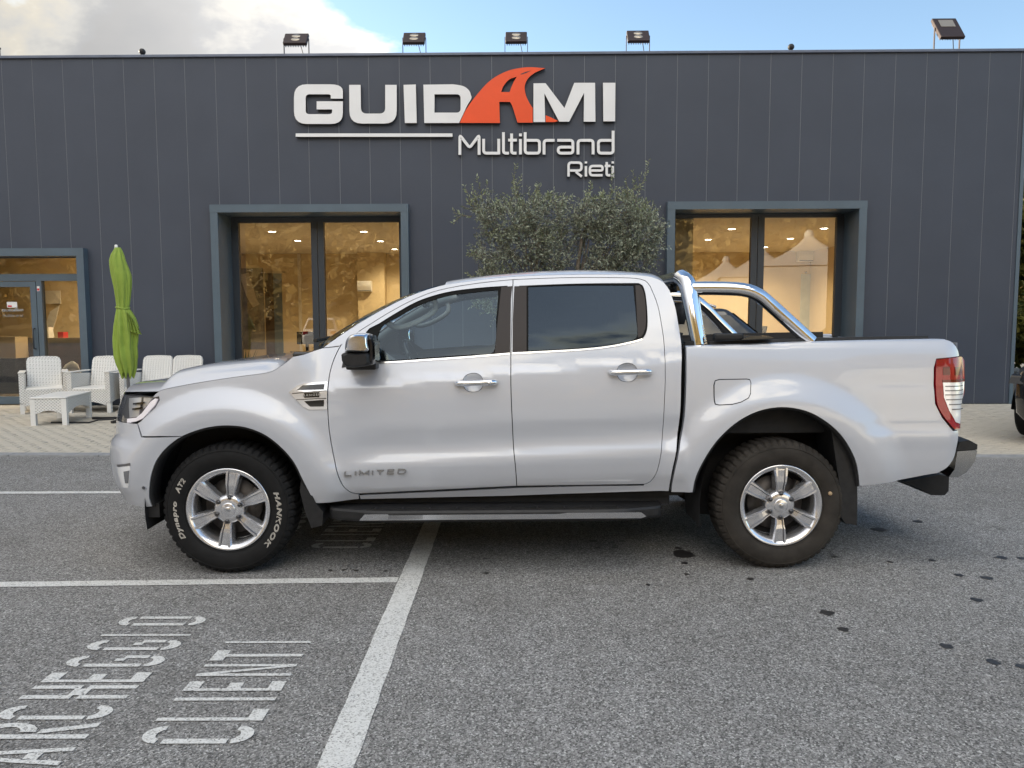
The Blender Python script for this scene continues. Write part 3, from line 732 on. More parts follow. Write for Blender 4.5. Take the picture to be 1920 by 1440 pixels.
mat('drl', (0.90, 0.86, 0.88), 0.3, emit=(1.0, .93, .97, 0.12))
mat('badge', (0.42, 0.425, 0.44), 0.22, metal=1.0)
glass('front_glass', (0.74, 0.85, 0.89), ior=1.48, gloss=(.72, .86, 1.0))  # gloss tinted blue, standing for the reflection of blue sky
glass('rear_glass', (0.045, 0.056, 0.066), ior=1.45, gloss=(.58, .76, 1.0))  # bluer gloss: reflected sky blue is put into the colour
glass('lens_clear', (0.94, 0.95, 0.96), ior=1.5)

_fc = gnd(433, 1075.5); _rc = gnd(1460, 1066.5)
T_YAW = math.atan2(_rc[1] - _fc[1], _rc[0] - _fc[0])
_tc = (_fc + _rc) / 2; TYRE_OUT = 0.905
T0 = np.array([_tc[0] - math.sin(T_YAW) * (TYRE_OUT - .03), _tc[1] + math.cos(T_YAW) * (TYRE_OUT - .03), 0])
AX = np.linalg.norm(_rc - _fc) / 2                       # half the wheelbase, close to 1.61 m
_c, _s = math.cos(T_YAW), math.sin(T_YAW)
def to_loc(p): d = np.asarray(p) - T0; return np.array([d[0] * _c + d[1] * _s, -d[0] * _s + d[1] * _c, d[2]])
def to_loc_dir(d): return np.array([d[0] * _c + d[1] * _s, -d[0] * _s + d[1] * _c, d[2]])
def to_world(p): return np.array([T0[0] + p[0] * _c - p[1] * _s, T0[1] + p[0] * _s + p[1] * _c, p[2]])
CAM_T = to_loc(CAM)
truck = empty('pickup_truck', tuple(T0), T_YAW)
tag(truck, 'silver double cab pickup truck with chrome roll bar parked side on', 'pickup truck')

# ---- half width of the body as a height field W(x, z), x along the truck (nose at -x)
GX = np.arange(-2.70, 2.96, 0.01); GZ = np.arange(0.20, 1.90, 0.01)
WHEEL_Z = 0.384
def smooth(a, b, x): t = np.clip((x - a) / (b - a), 0, 1); return t * t * (3 - 2 * t)
XF_Z = [(0.2, -2.40), (0.36, -2.44), (0.45, -2.475), (0.55, -2.50), (0.66, -2.508), (0.74, -2.503), (0.80, -2.475), (0.88, -2.465), (0.97, -2.44), (1.05, -2.40), (1.15, -2.33), (1.9, -2.2)]
def build_W():
    X, Z = np.meshgrid(GX, GZ, indexing='ij')
    L = np.interp(Z, [.20, .30, .42, .50, .58, .66, .80, .90, 1.0, 1.06, 1.12, 1.20, 1.27, 1.34, 1.40, 1.9],
                  [.70, .80, .852, .872, .884, .891, .8955, .8955, .891, .8865, .880, .868, .854, .836, .815, .60])
    zb = 1.235 + (X + .8) * (.12 / 1.55)
    G = .836 - .335 * (Z - zb) - .10 * np.clip(Z - zb, 0, 1) ** 2
    k = 60.0
    cab = smooth(-1.25, -1.05, X) * (1 - smooth(1.03, 1.05, X))
    Wc = -np.log(np.exp(-k * L) + np.exp(-k * np.minimum(G, 1.2))) / k
    W = L * (1 - cab) + np.where(Z > zb - .12, Wc, L) * cab
    # door sculpting
    zeta = Z - .046 * X
    d = np.interp(zeta, [.30, .44, .48, .525, .60, .648, .672, .70, .735, .775, .83, .875, .93], [-.018, -.018, -.011, .002, .0085, .0118, .0108, .0005, -.0135, -.0185, -.0120, -.003, 0])
    front_line = -1.02 + np.clip(.86 - zeta, 0, .2) * -0.1
    a = smooth(-1.03, -.72, X - .25 * np.clip(zeta - .72, 0, .2)) * (1 - smooth(1.02, 1.06, X))
    low = np.where(zeta < .69, 1.0, a); low = low * smooth(-1.10, -.98, X) * (1 - smooth(1.02, 1.06, X))
    W = W + d * np.where(zeta < .69, low, a)
    # bed side: crease towards the tail
    db = np.interp(Z, [.45, .55, .70, .775, .80, .84, .93, 1.05, 1.12], [-.008, -.002, .001, .006, .005, -.004, -.006, 0, 0])
    W = W + db * smooth(2.02, 2.2, X)
    hip = np.interp(Z, [.9, 1.0, 1.1, 1.18, 1.3], [0, -.006, -.010, -.004, 0]); W = W + hip * smooth(1.85, 2.25, X)
    # wheel arch flares
    for xc, rz, amp, lo, hi in ((-AX, WHEEL_Z, .044, .580, .73), (AX, WHEEL_Z, .042, .600, .79)):
        r = np.sqrt((X - xc) ** 2 + (Z - rz) ** 2 * 1.02)
        W = W + amp * (1 - smooth(lo, hi, r)) - .010 * (1 - smooth(.47, .56, r))
    # bed rail rolls over at the top
    top = np.clip((Z - 1.325) / .05, 0, 1); W = W - .045 * top ** 2 * (X > 1.04)
    # nose: plan view rounds off towards the front
    xf = np.interp(Z, [p[0] for p in XF_Z], [p[1] for p in XF_Z]); xc = -1.90
    t = np.clip((xc - X) / (xc - xf), 0, 1)
    W = W * np.maximum(1 - t ** 3.3, 0.02) ** .5
    # the bumper stands out below the lamps
    W = W + .030 * (1 - smooth(.745, .80, Z)) * (1 - smooth(-2.26, -2.10, X)) * smooth(.42, .52, Z) * (W > .3)
    # tail corner
    t = np.clip((X - 2.55) / .16, 0, 1); W = W - .085 * t ** 3
    # blur
    def blur(A, s, ax):
        n = int(3 * s) + 1; kk = np.exp(-.5 * (np.arange(-n, n + 1) / s) ** 2); kk /= kk.sum()
        P = np.pad(A, [(n, n) if i == ax else (0, 0) for i in range(2)], mode='edge')
        return np.apply_along_axis(lambda v: np.convolve(v, kk, mode='valid'), ax, P)
    return blur(blur(W, 1.2, 0), 0.9, 1)
WG = build_W()
WDX, WDZ = np.gradient(WG, 0.01, 0.01)
def bil(A, x, z):
    i = np.clip((np.asarray(x) - GX[0]) / .01, 0, len(GX) - 1.001); j = np.clip((np.asarray(z) - GZ[0]) / .01, 0, len(GZ) - 1.001)
    i0 = i.astype(int); j0 = j.astype(int); a = i - i0; b = j - j0
    return A[i0, j0] * (1 - a) * (1 - b) + A[i0 + 1, j0] * a * (1 - b) + A[i0, j0 + 1] * (1 - a) * b + A[i0 + 1, j0 + 1] * a * b
def W(x, z): return bil(WG, x, z)
def px(u, v, off=0.0):
    """pixel -> (x, z) where the line of sight meets the near body side"""
    d = to_loc_dir(ray(u, v)); ys = np.linspace(-1.02, -0.30, 600); t = (ys - CAM_T[1]) / d[1]
    X = CAM_T[0] + d[0] * t; Z = CAM_T[2] + d[2] * t; f = ys + W(X, Z) + off
    k = np.argmax(f > 0) if (f > 0).any() else int(np.argmax(f))
    if k > 0 and f[k] > 0:
        a = -f[k - 1] / (f[k] - f[k - 1]); return (X[k - 1] + (X[k] - X[k - 1]) * a, Z[k - 1] + (Z[k] - Z[k - 1]) * a)
    return (X[k], Z[k])
def pxy(u, v, y):
    """pixel -> (x, z) on the plane y in the truck's own frame"""
    d = to_loc_dir(ray(u, v)); t = (y - CAM_T[1]) / d[1]; return (CAM_T[0] + d[0] * t, CAM_T[2] + d[2] * t)
def PX(lst): return [px(*p) for p in lst]
def resample(loop, step):
    out = []; m = len(loop)
    for i in range(m):
        a = np.array(loop[i]); b = np.array(loop[(i + 1) % m]); k = max(1, int(round(np.linalg.norm(b - a) / step)))
        out += [tuple(a + (b - a) * j / k) for j in range(k)]
    return out
def area(l): return .5 * sum(l[i - 1][0] * l[i][1] - l[i][0] * l[i - 1][1] for i in range(len(l)))
def offset(loop, d):
    """move an outline inwards by d"""
    m = len(loop); s = 1 if area(loop) > 0 else -1; out = []
    for i in range(m):
        p0, p1, p2 = [np.array(loop[k % m]) for k in (i - 1, i, i + 1)]
        a = p1 - p0; b = p2 - p1; a = a / (np.linalg.norm(a) + 1e-12); b = b / (np.linalg.norm(b) + 1e-12)
        n = np.array([-a[1], a[0]]) + np.array([-b[1], b[0]]); ln = np.linalg.norm(n)
        if ln < 1e-6: out.append(tuple(p1)); continue
        n /= ln; k = 1 / max(.5, n @ np.array([-a[1], a[0]])); out.append(tuple(p1 + n * d * k * s))
    return out
def skin(name, loop, m, parent=None, holes=(), off=0.0, inset=.0025, flange=.03, step=.022, grid=.035, sides=(-1, 1), dome=0.0, label=None, clipx=None):
    """a body panel: an outline in side view laid on the body surface, with its edges folded inwards"""
    lp = resample(offset(loop, inset), step); hl = [resample(offset(h, -inset), step) for h in holes]
    xs = [p[0] for p in lp]; zs = [p[1] for p in lp]; ext = []
    gx = np.arange(min(xs) + grid / 2, max(xs), grid); gz = np.arange(min(zs) + grid / 2, max(zs), grid)
    allb = np.array(lp + [p for h in hl for p in h])
    for x in gx:
        for z in gz:
            if in_poly((x, z), lp) and not any(in_poly((x, z), h) for h in hl):
                if ((allb - (x, z)) ** 2).sum(1).min() > (grid * .38) ** 2: ext.append((x, z))
    v2, tr, _ = cdt([lp] + hl, ext); A = np.array(v2)
    w = W(A[:, 0], A[:, 1]) + off; nx = -bil(WDX, A[:, 0], A[:, 1]); nz = -bil(WDZ, A[:, 0], A[:, 1])
    if dome:
        c = A.mean(0); e = np.abs(A - c) / (np.abs(A - c).max(0) + 1e-9); w = w + dome * (1 - np.maximum(e[:, 0], e[:, 1]) ** 2)
    outs = []
    for s in sides:
        V = [(x, s * ww, z) for (x, z), ww in zip(v2, w)]; NV = [Vector((a, s, b)).normalized() for a, b in zip(nx, nz)]
        Fc = [t if s < 0 else t[::-1] for t in tr]; n0 = len(V)
        for L_ in [lp] + hl:
            q = np.array(L_); ww = W(q[:, 0], q[:, 1]) + off; b0 = len(V); mm = len(L_)
            sg_ = 1 if area(L_) > 0 else -1; cc = q.mean(0)
            V += [(x, s * k, z) for (x, z), k in zip(L_, ww)] + [(x, s * (k - flange), z) for (x, z), k in zip(L_, ww)]
            for i in range(mm):
                e = q[(i + 1) % mm] - q[i - 1]; nn = Vector((e[1] * sg_, 0, -e[0] * sg_)); nn = nn.normalized() if nn.length > 1e-9 else Vector((0, 0, 1)); NV.append(nn)
            NV += NV[-mm:]
            for i in range(mm):
                j = (i + 1) % mm; f = (b0 + i, b0 + mm + i, b0 + mm + j, b0 + j)
                Fc.append(f if (s < 0) == (sg_ > 0) else f[::-1])
        me = bpy.data.meshes.new(name); me.from_pydata(V, [], Fc); me.polygons.foreach_set('use_smooth', [True] * len(Fc)); me.update()
        me.normals_split_custom_set_from_vertices(NV)
        par = parent[0 if s == -1 else 1] if isinstance(parent, (list, tuple)) else (parent or truck)
        o = link_mesh(name, me, m, par)
        if label: o['label'] = label
        outs.append(o)
    return outs

# ---- outlines read off the photograph ------------------------------------------------------------
gap_front = [(700, 604), (666.7, 625), (650, 636), (638.9, 648), (629, 667), (622, 686), (617, 708), (614.6, 739), (614.6, 767), (616.7, 800), (619.5, 822), (626, 857), (632, 885), (641, 907.5), (650, 918), (660, 924), (673, 925.8)]
gap_mid = [(969, 911.5), (966.7, 877.5), (963, 840), (960, 780), (958, 724), (958, 660), (960, 592), (962, 524)]
gap_top_f = [(962, 524), (905.6, 529.7), (852.5, 537.7), (817, 545.7), (792, 554.5), (764, 567), (728.5, 586.4), (700, 604)]
gap_rear = [(962, 524), (1060, 520.5), (1162.5, 520.5), (1200, 523), (1215, 530.6), (1224, 547.5), (1233.7, 573.7), (1241, 611), (1245.7, 648.7), (1247.6, 705), (1245.7, 761), (1242, 817.5), (1237.5, 862.5), (1230, 888.7), (1218.7, 903.7), (1207.5, 908)]
def sm(l, st=.03): return [tuple(p) for p in catmull(PX(l), st)]
GF, GM, GTF, GR = sm(gap_front), sm(gap_mid), sm(gap_top_f), sm(gap_rear)
front_door_l = GF + GM + GTF[1:-1]
rear_door_l = GR + [GM[0]] + GM[1:-1]
# apertures behind the glass
ap_f = sm([(684, 664), (687, 623), (711, 607), (746, 585.5), (781.7, 566), (817, 553.6), (852.5, 545.7), (905.6, 539.5), (951, 536.5)]) + sm([(949, 663), (900, 667), (800, 674), (720, 679.5), (684, 680)])
ap_r = sm([(974, 536.5), (1080, 532.5), (1180, 531.5), (1200, 532.5), (1207, 541), (1211, 560), (1213.5, 592.5), (1212.5, 618.7), (1203.7, 635.6), (1190, 641)]) + sm([(1150, 650), (1080, 657), (974, 663)])
def cup_loop(u, v): return [tuple(p) for p in catmull(PX([(u - 20, v + 4), (u - 16, v - 9), (u - 6, v - 15), (u + 6, v - 15.5), (u + 15, v - 10), (u + 19, v + 3), (u + 14, v + 14), (u + 5, v + 18), (u - 6, v + 18), (u - 14, v + 14), (u - 20, v + 4)]), .012)][:-1]
CUP_F, CUP_R = cup_loop(887, 716), cup_loop(1176, 697)
skin('front_door', front_door_l, 'silver_paint', holes=[ap_f, CUP_F]); skin('rear_door', rear_door_l, 'silver_paint', holes=[ap_r, CUP_R])
FD = [o for o in children(truck) if o.name.startswith('front_door')]; RD = [o for o in children(truck) if o.name.startswith('rear_door')]
FD.sort(key=lambda o: o.data.vertices[0].co.y); RD.sort(key=lambda o: o.data.vertices[0].co.y)
# window seals, glass, pillar films, chrome waist strip
gl_f = sm([(703, 655), (714, 614), (748, 593), (784, 572.5), (818, 560), (853, 551.8), (905, 545.5), (935, 543)]) + sm([(931, 600), (925, 661), (880, 665.5), (800, 671.5), (745, 675.5), (703, 676.5)])
gl_r = sm([(990, 536.8), (1080, 534), (1188.7, 534)]) + sm([(1191, 560), (1194.5, 600), (1193.6, 634.2), (1143.7, 647.5), (1080, 653.5), (990, 658.5)])
skin('window_seal', ap_f, 'seal', parent=FD, holes=[gl_f], off=-.006, inset=-.002, flange=.02)
skin('window_seal', ap_r, 'seal', parent=RD, holes=[gl_r], off=-.006, inset=-.002, flange=.02)
skin('window_glass', gl_f, 'front_glass', parent=FD, off=-.011, inset=-.004, flange=.004)
skin('window_glass', gl_r, 'rear_glass', parent=RD, off=-.011, inset=-.004, flange=.004, label='dark tinted rear side window')
pf = PX([(939.5, 537.6), (961, 536.2), (958.5, 560), (956.8, 661.5), (927, 662.5), (933, 600)]); skin('pillar_trim', pf, 'pillar_film', parent=FD, off=.0015, inset=.001, flange=.006)
pr = PX([(964, 536.3), (987.5, 536), (987.5, 658.5), (960.5, 661.3), (961, 600)]); skin('pillar_trim', pr, 'pillar_film', parent=RD, off=.0015, inset=.001, flange=.006)
pq = sm([(1191.5, 534.5), (1200, 535), (1206, 545), (1210, 565), (1211.5, 592.5), (1210, 616), (1203, 631), (1196.5, 633)]); skin('pillar_trim', pq, 'pillar_film', parent=RD, off=-.004, inset=.0, flange=.006)
def waist(l, par):
    up_ = sm(l); lo = [(x, z - .010) for x, z in up_[::-1]]; skin('waist_strip', up_ + lo, 'chrome_satin', parent=par, off=.004, inset=0, flange=.012, step=.03, grid=.1)
waist([(706, 678.3), (740, 677), (800, 673), (880, 667.5), (956, 661.2)], FD); waist([(960.5, 660.8), (1080, 654.5), (1143, 648), (1190, 638.5), (1204, 634)], RD)

# ---- cab side: A pillar, cant rail, rear corner and sill in one panel
sil_top = [(606, 652), (640, 627.5), (684, 599.5), (720, 579), (753, 562), (792, 546), (835, 534), (897, 525), (962, 518.5), (1060, 515), (1162.5, 514.5), (1205, 516.5), (1228, 521), (1245, 530), (1256, 545)]
back = [(1256, 545), (1266, 575), (1272.5, 610), (1277, 640), (1278.5, 665), (1277.5, 705), (1275, 780), (1269, 836), (1260, 885), (1254, 921)]
ST = sm(sil_top); BK = sm(back)
sill_b = PX([(1254, 921), (960, 929.5), (676, 936)]); 
cab_loop = ST + BK[1:] + sill_b[1:] + PX([(674, 928.5)]) + PX([(820, 922), (969.4, 914.8), (1100, 911.5), (1207.5, 910.5)]) + GR[::-1][:-1] + GTF[:-1] + GF[:4][0:1] + PX([(666.7, 625), (650, 636), (637, 648.5)])
skin('cab_side', cab_loop, 'silver_paint', inset=.0012, flange=.05)

# ---- front wing, bumper corner, lamp
arch_f = [(590.6, 944), (577.5, 920), (566, 897.5), (551, 867.5), (528.7, 841), (498.7, 817), (465, 803), (435, 798.5), (405, 799.5), (375, 805.6), (341, 818.7), (315, 837.5), (296, 860), (285, 886), (280.5, 912.5), (280.5, 935), (286, 950)]
hood_gap = [(286, 746), (290, 739.5), (297, 734), (311, 729), (367.5, 718), (442.5, 706.5), (498.7, 699), (517.5, 692), (536, 679.5), (549, 668.5)]
HG = sm(hood_gap, .04); AF = sm(arch_f)
i_split = min(range(len(AF)), key=lambda i: abs(AF[i][0] - px(339, 818)[0]))
lamp_px = [(228.5, 772), (234, 744.5), (262, 741.5), (296, 743.5), (297.5, 750), (289, 764), (262.5, 789), (246, 793.5), (231, 794.5)]
wing = HG + sm([(549, 668.5), (569, 664.5), (583, 659.5), (604, 652.5)])[1:] + PX([(634.5, 649.5)]) + GF[4:] + PX([(674, 936), (640, 940)]) + AF[:i_split + 1] + PX([(300, 818.3), (266, 818.3), (257.5, 793.5), (264, 789.5), (290.5, 764.5), (299, 750), (297.5, 744)])
skin('front_wing', wing, 'silver_paint', step=.018, grid=.03)
def x_of_w(z, w):
    xs = np.arange(-2.62, -1.9, .004); ww = W(xs, np.full_like(xs, z)); k = np.argmax(ww > w); return xs[k]
def nose_edge(z0, z1, w=.47, n=12): return [(x_of_w(z, w), z) for z in np.linspace(z0, z1, n)]
zb0 = px(286, 949)[1]; zb1 = px(257, 793.5)[1]
bump_loop = AF[i_split:] + [(AF[-1][0] - .05, zb0 - .01)] + nose_edge(zb0 + .03, zb1, .40, 22) + PX([(257, 794.5), (265, 819.5), (300, 819.6)])
skin('front_bumper', bump_loop, 'silver_paint', step=.014, grid=.022, flange=.02)
# lamp unit
zl0, zl1 = px(240, 794)[1], px(262, 742)[1]
lamp_loop = [(x_of_w(z, .50), z) for z in np.linspace(zl0, zl1, 8)] + PX([(296, 743.8), (297.8, 750), (289.5, 764), (263, 789), (246, 793.5)])
HL = skin('headlight', lamp_loop, 'lamp_dark', off=-.035, inset=.002, flange=.02, step=.012, grid=.02)
skin('lamp_lens', lamp_loop, 'lens_clear', parent=HL, off=-.001, inset=.002, flange=.034, step=.014, grid=.025)
def lamp_bit(nm, l, m, off): skin(nm, [px(*p) for p in l], m, parent=HL, off=off, inset=0, flange=.012, step=.01, grid=.02)
lamp_bit('running_light', [(236, 786), (253, 784), (264, 775), (280, 754), (288, 748), (293, 749), (288, 760), (265, 785), (252, 791), (236, 793)], 'drl', -.014)
lamp_bit('reflector', [(238, 747.5), (262, 745.5), (256, 782), (239, 784)], 'lamp_silver', -.026)
lamp_bit('reflector', [(266, 746), (282, 746.5), (273, 760), (265, 768)], 'lamp_silver', -.024)
lamp_bit('lamp_bar', [(247, 756), (268, 754), (267, 757), (247, 759.5)], 'gloss_black', -.012)
lamp_bit('lamp_bar', [(246, 766), (264, 764), (263, 767), (246, 769.5)], 'gloss_black', -.012)
# fog lamp recess, sensor, chin
skin('fog_bezel', PX([(220, 876), (243, 872), (245, 880), (241, 914), (232, 915), (222, 890)]), 'lamp_silver', off=.002, inset=0, flange=.02, step=.012, grid=.02)
skin('fog_lamp', PX([(232, 884), (243, 882), (241, 906), (235, 906)]), 'lamp_dark', off=.004, inset=0, flange=.01, step=.012, grid=.02)
skin('bumper_crease', PX([(219, 871), (244, 868), (244.5, 873), (220, 875)]), 'alloy_recess', off=.003, inset=0, flange=.01, step=.012, grid=.02)
def disc_on(u, v, r, m, nm, off=.002, n=14):
    c = px(u, v); skin(nm, [(c[0] + r * math.cos(2 * math.pi * k / n), c[1] + r * math.sin(2 * math.pi * k / n)) for k in range(n)], m, off=off, inset=0, flange=.008, step=.01, grid=.02)
disc_on(270, 914.5, .015, 'silver_paint', 'parking_sensor', .004); disc_on(270, 914.5, .010, 'alloy_recess', 'parking_sensor', .006)
for s_ in (-1, 1):
    c0, c1 = pxy(275, 952, -.84), pxy(301, 969, -.84); MB().box((c0[0], s_ * .62, c1[1]), (c1[0], s_ * .85, c0[1] + .03)).build('air_deflector', 'black_plastic', truck)

# ---- panels spanning from side to side
def span(name, E, m, crown, p=3.0, nt=33, fwd=None, off=0.0, parent=None, widen=0.0):
    """grid between a side edge E = [(x, w, z)] and its mirror image; crown[i] lifts the middle, fwd[i] pushes it forwards"""
    n = len(E); V = []; Fc = []
    for i, (x, w, z) in enumerate(E):
        for k in range(nt):
            t = -1 + 2 * k / (nt - 1); t = math.copysign(abs(t) ** (.72 if p < 9 else .5), t); h = crown[i] if crown else 0
            g = 1 - abs(t) ** p; V.append((x - (fwd[i] if fwd else 0) * (1 - t * t), t * (w + widen), z + h * g + off))
    for i in range(n - 1):
        for k in range(nt - 1): Fc.append((i * nt + k, i * nt + k + 1, (i + 1) * nt + k + 1, (i + 1) * nt + k))
    q = MB(); q.add(V, Fc, True); return q.build(name, m, parent or truck)
def edge3(loop, d=0.0): return [(x, float(W(x, z)) - d, z) for x, z in loop]
def vtarget(pairs):
    us = [p[0] for p in pairs]; vs = [p[1] for p in pairs]; return lambda u: float(np.interp(u, us, vs))
def fit_crown(E, p, target, it=6, lo=.0, hi=.3):
    out = []
    for x, w, z in E:
        h = .08
        for _ in range(it):
            best = None
            for t in np.linspace(-1, 1, 41):
                u, v = project(to_world((x, t * w, z + h * (1 - abs(t) ** p))))
                if best is None or v - target(u) < best[0]: best = (v - target(u), u, v, t)
            h = min(hi, max(lo, h + best[0] * 5.0 / F_PX))
        out.append(h)
    k = np.array(out); k = np.convolve(np.pad(k, 2, mode='edge'), np.ones(5) / 5, mode='valid'); return list(k)
zt_l = zl1 - .003
lampE = [(x_of_w(zt_l, w_), w_ - .004, zt_l + dz_) for w_, dz_ in ((.50, 0), (.56, .0), (.62, .001), (.67, .004), (.71, .009), (.745, .015))]
lampE = [e_ for e_ in lampE if e_[0] < HG[2][0] - .02]
hoodE = lampE + edge3(HG[2:], .004)
hv = vtarget([(243, 733), (253, 722), (277, 712), (333, 695), (400, 679), (467, 668.5), (547, 660.5), (600, 656)])
hc_ = fit_crown(hoodE, 10.0, hv, hi=.2)
span('bonnet', hoodE, 'silver_paint', hc_, p=10.0, nt=61, fwd=[.06 * max(0, 1 - i / 5) for i in range(len(hoodE))])
print('hood crown', [round(h, 3) for h in hc_][::4])
# front edge of the bonnet turns down to the grille
fE = hoodE[0]; nE = [(fE[0] - .03 * math.sin(k / 4 * 1.5), fE[1] - .004, fE[2] - .06 * (k / 4) ** 2) for k in range(5)]
span('bonnet_lip', nE, 'silver_paint', [hc_[0] * (1 - .2 * k) for k in range(5)], p=10.0, fwd=[.06] * 5)
gE = [(x_of_w(z, .47), .475, z) for z in np.linspace(zb0, zl1 - .03, 14)]
span('grille', gE, 'black_plastic', None, fwd=[.05] * 14)
for z in np.linspace(.72, zl1 - .05, 4):
    x = x_of_w(z, .47); q = MB().tube([(x - .05 * (1 - t * t) - .012, t * .47, z) for t in np.linspace(-1, 1, 17)], .018, 8); q.build('grille_bar', 'chrome_satin', truck)
# windscreen and roof
STa = edge3(ST, .002); i_top = min(range(len(STa)), key=lambda i: abs(STa[i][0] - px(835, 534)[0]))
ws = STa[:i_top + 1]; span('windscreen', [(x, w, z) for x, w, z in ws], 'front_glass', None, fwd=[.16 - .06 * i / len(ws) for i in range(len(ws))], off=.004)
cowlE = [(hoodE[-1][0], hoodE[-1][1] - .02, hoodE[-1][2] - .03), (ws[0][0] + .04, ws[0][1], ws[0][2] - .02)]
span('wiper_cowl', cowlE, 'black_plastic', [.045, .03], p=4, fwd=[.0, .12])
for yy in (-.42, .15):
    MB().tube([(ws[0][0] - .10, yy - .15, ws[0][2] + .035), (ws[0][0] - .10, yy + .25, ws[0][2] + .045)], .012, 6).build('wiper', 'gloss_black', truck)
# wiper pivot that shows over the wing
pv = pxy(575, 662, -.70); MB().box((pv[0] - .075, -.74, pv[1] - .03), (pv[0] + .085, -.60, pv[1] + .008), .012).build('cowl_end', 'gloss_black', truck)
rE = [e for e in STa[i_top:]]
rE = [e for e in rE if e[0] < px(1250, 533)[0]]
rv = vtarget([(792, 541), (835, 528), (862, 523), (922, 515.5), (1005, 508.5), (1087, 506), (1162, 508), (1215, 512), (1245, 521), (1262, 540)])
rc_ = fit_crown(rE, 6.0, rv, hi=.12); print('roof crown', [round(h, 3) for h in rc_][::6], rE[0], rE[-1])
span('roof', rE, 'silver_paint', rc_, p=6.0, nt=41)
BKe = edge3(BK, .01); span('cab_rear', [rE[-1]] + [(x - .005, w, z) for x, w, z in BKe if z > .5], 'silver_paint', None)
iw = [i for i, e in enumerate(BKe) if 1.38 < e[2] < 1.66]
span('rear_window', [(BKe[i][0] + .002, BKe[i][1] - .14, BKe[i][2]) for i in iw], 'rear_glass', None)

# ---- load bed
arch_r = [(1299, 923.6), (1305.5, 893.5), (1325, 854.7), (1350.7, 820), (1385, 790), (1424, 770.7), (1467, 764), (1510, 770.7), (1544.5, 788), (1574.7, 813.8), (1596, 846), (1607, 876), (1611, 912)]
AR = sm(arch_r)
bed_l = sm([(1286.5, 650), (1400, 646), (1540, 641), (1673.7, 638), (1755, 636.8), (1777, 637.5), (1788, 644), (1796.5, 657), (1798.5, 668)]) + PX([(1756, 673), (1751.5, 690), (1751, 722), (1754, 757), (1767, 783), (1787, 807.5), (1797, 806)]) + \
    sm([(1796.5, 824.5), (1790, 855), (1777, 876), (1757, 887.5)]) + PX([(1673.7, 904)]) + AR[::-1] + sm([(1258, 923), (1262, 896), (1271, 855), (1280.6, 798.7), (1285.5, 742), (1286.5, 690)])
BS = skin('bed_side', bed_l, 'silver_paint', step=.018, grid=.03, flange=.04)
flap = [(1348.6, 711.7), (1400, 710.8), (1405.5, 712), (1407.5, 718), (1406.7, 738), (1403, 746), (1389.5, 753.5), (1372, 758), (1348, 759), (1341, 757.5), (1339.3, 750), (1338.7, 722), (1341, 714)]
FL = PX(flap); skin('fuel_flap_gap', offset(FL, -.003), 'seal', parent=BS, off=.0014, inset=0, flange=.004, step=.015, grid=.02, holes=[offset(FL, .012)])
skin('fuel_flap', FL, 'silver_paint', parent=BS, off=.0045, inset=.002, flange=.004, step=.015, grid=.02)
# tail lamp
tl = sm([(1755.5, 673.5), (1780, 671), (1803, 669.5), (1806.5, 695), (1806, 738), (1801, 757), (1799, 803)]) + sm([(1788, 805), (1768.5, 781.5), (1755.5, 755.6), (1752.7, 721), (1753, 687)])
TLo = skin('tail_light', tl, 'red_lens', off=.010, inset=.001, flange=.05, step=.012, grid=.02)
cl_ = PX([(1766, 717), (1806, 715), (1804, 740), (1800, 760), (1798, 794), (1790, 791), (1778, 770), (1768, 745)])
def bit(nm, l, m, off): skin(nm, l, m, parent=TLo, off=off, inset=0, flange=.004, step=.012, grid=.02)
bit('clear_lens', cl_, 'lamp_silver', .0125)
bit('lens_rim', PX([(1765, 712), (1806.5, 709.5), (1806.5, 713.5), (1765, 716)]), 'red_dark', .0135)
for v in (723, 731, 739, 748, 757, 766): bit('lens_rib', PX([(1770 + max(0, (v - 745) * .6), v), (1803, v - 2), (1803, v), (1770 + max(0, (v - 745) * .6), v + 2)]), 'lamp_dark', .0145)
for u in (1766, 1788): bit('lamp_cell', PX([(u, 688), (u + 13, 687), (u + 13, 702), (u, 703)]), 'red_dark', .0125)
# tailgate, bed floor, inner sides
tE = [(2.665, .80, z) for z in np.linspace(.62, 1.335, 8)]; 
span('tailgate', [(x + .015 * math.sin((z - .62) * 4), w, z) for x, w, z in tE], 'silver_paint', None, fwd=[-.02] * 8)
MB().box((1.07, -.76, .80), (2.63, .76, .84)).build('bed_floor', 'liner', truck)
for s in (-1, 1):
    MB().box((1.06, s * .78, .80), (2.63, s * .735, 1.345)).build('bed_liner', 'liner', truck)
    rl = [p for p in sm([(1286.5, 650), (1400, 646), (1540, 641), (1673.7, 638), (1755, 636.8), (1775, 637.5)])]
    q = MB(); V = []
    for x, z in rl: w = float(W(x, z)); V += [(x, s * (w - .002), z - .003), (x, s * (w - .02), z + .004), (x, s * (w - .07), z + .006), (x, s * (w - .085), z - .02)]
    q.add(V, [(4 * i + k, 4 * i + 4 + k, 4 * i + 5 + k, 4 * i + 1 + k) for i in range(len(rl) - 1) for k in range(3)], True); q.build('bed_rail', 'silver_paint', truck)
    q = MB(); V = []
    for x, z in rl[6:-4]: w = float(W(x, z)); V += [(x, s * (w - .045), z + .006), (x, s * (w - .05), z + .022), (x, s * (w - .10), z + .022), (x, s * (w - .105), z - .03)]
    n_ = len(V) // 4; q.add(V, [(4 * i + k, 4 * i + 4 + k, 4 * i + 5 + k, 4 * i + 1 + k) for i in range(n_ - 1) for k in range(3)], False); q.build('bed_cap', 'black_plastic', truck)
MB().box((1.05, -.76, .80), (1.09, .76, 1.33)).build('bed_front', 'liner', truck)
MB().box((2.60, -.76, .84), (2.64, .76, 1.33)).build('tailgate_liner', 'liner', truck)

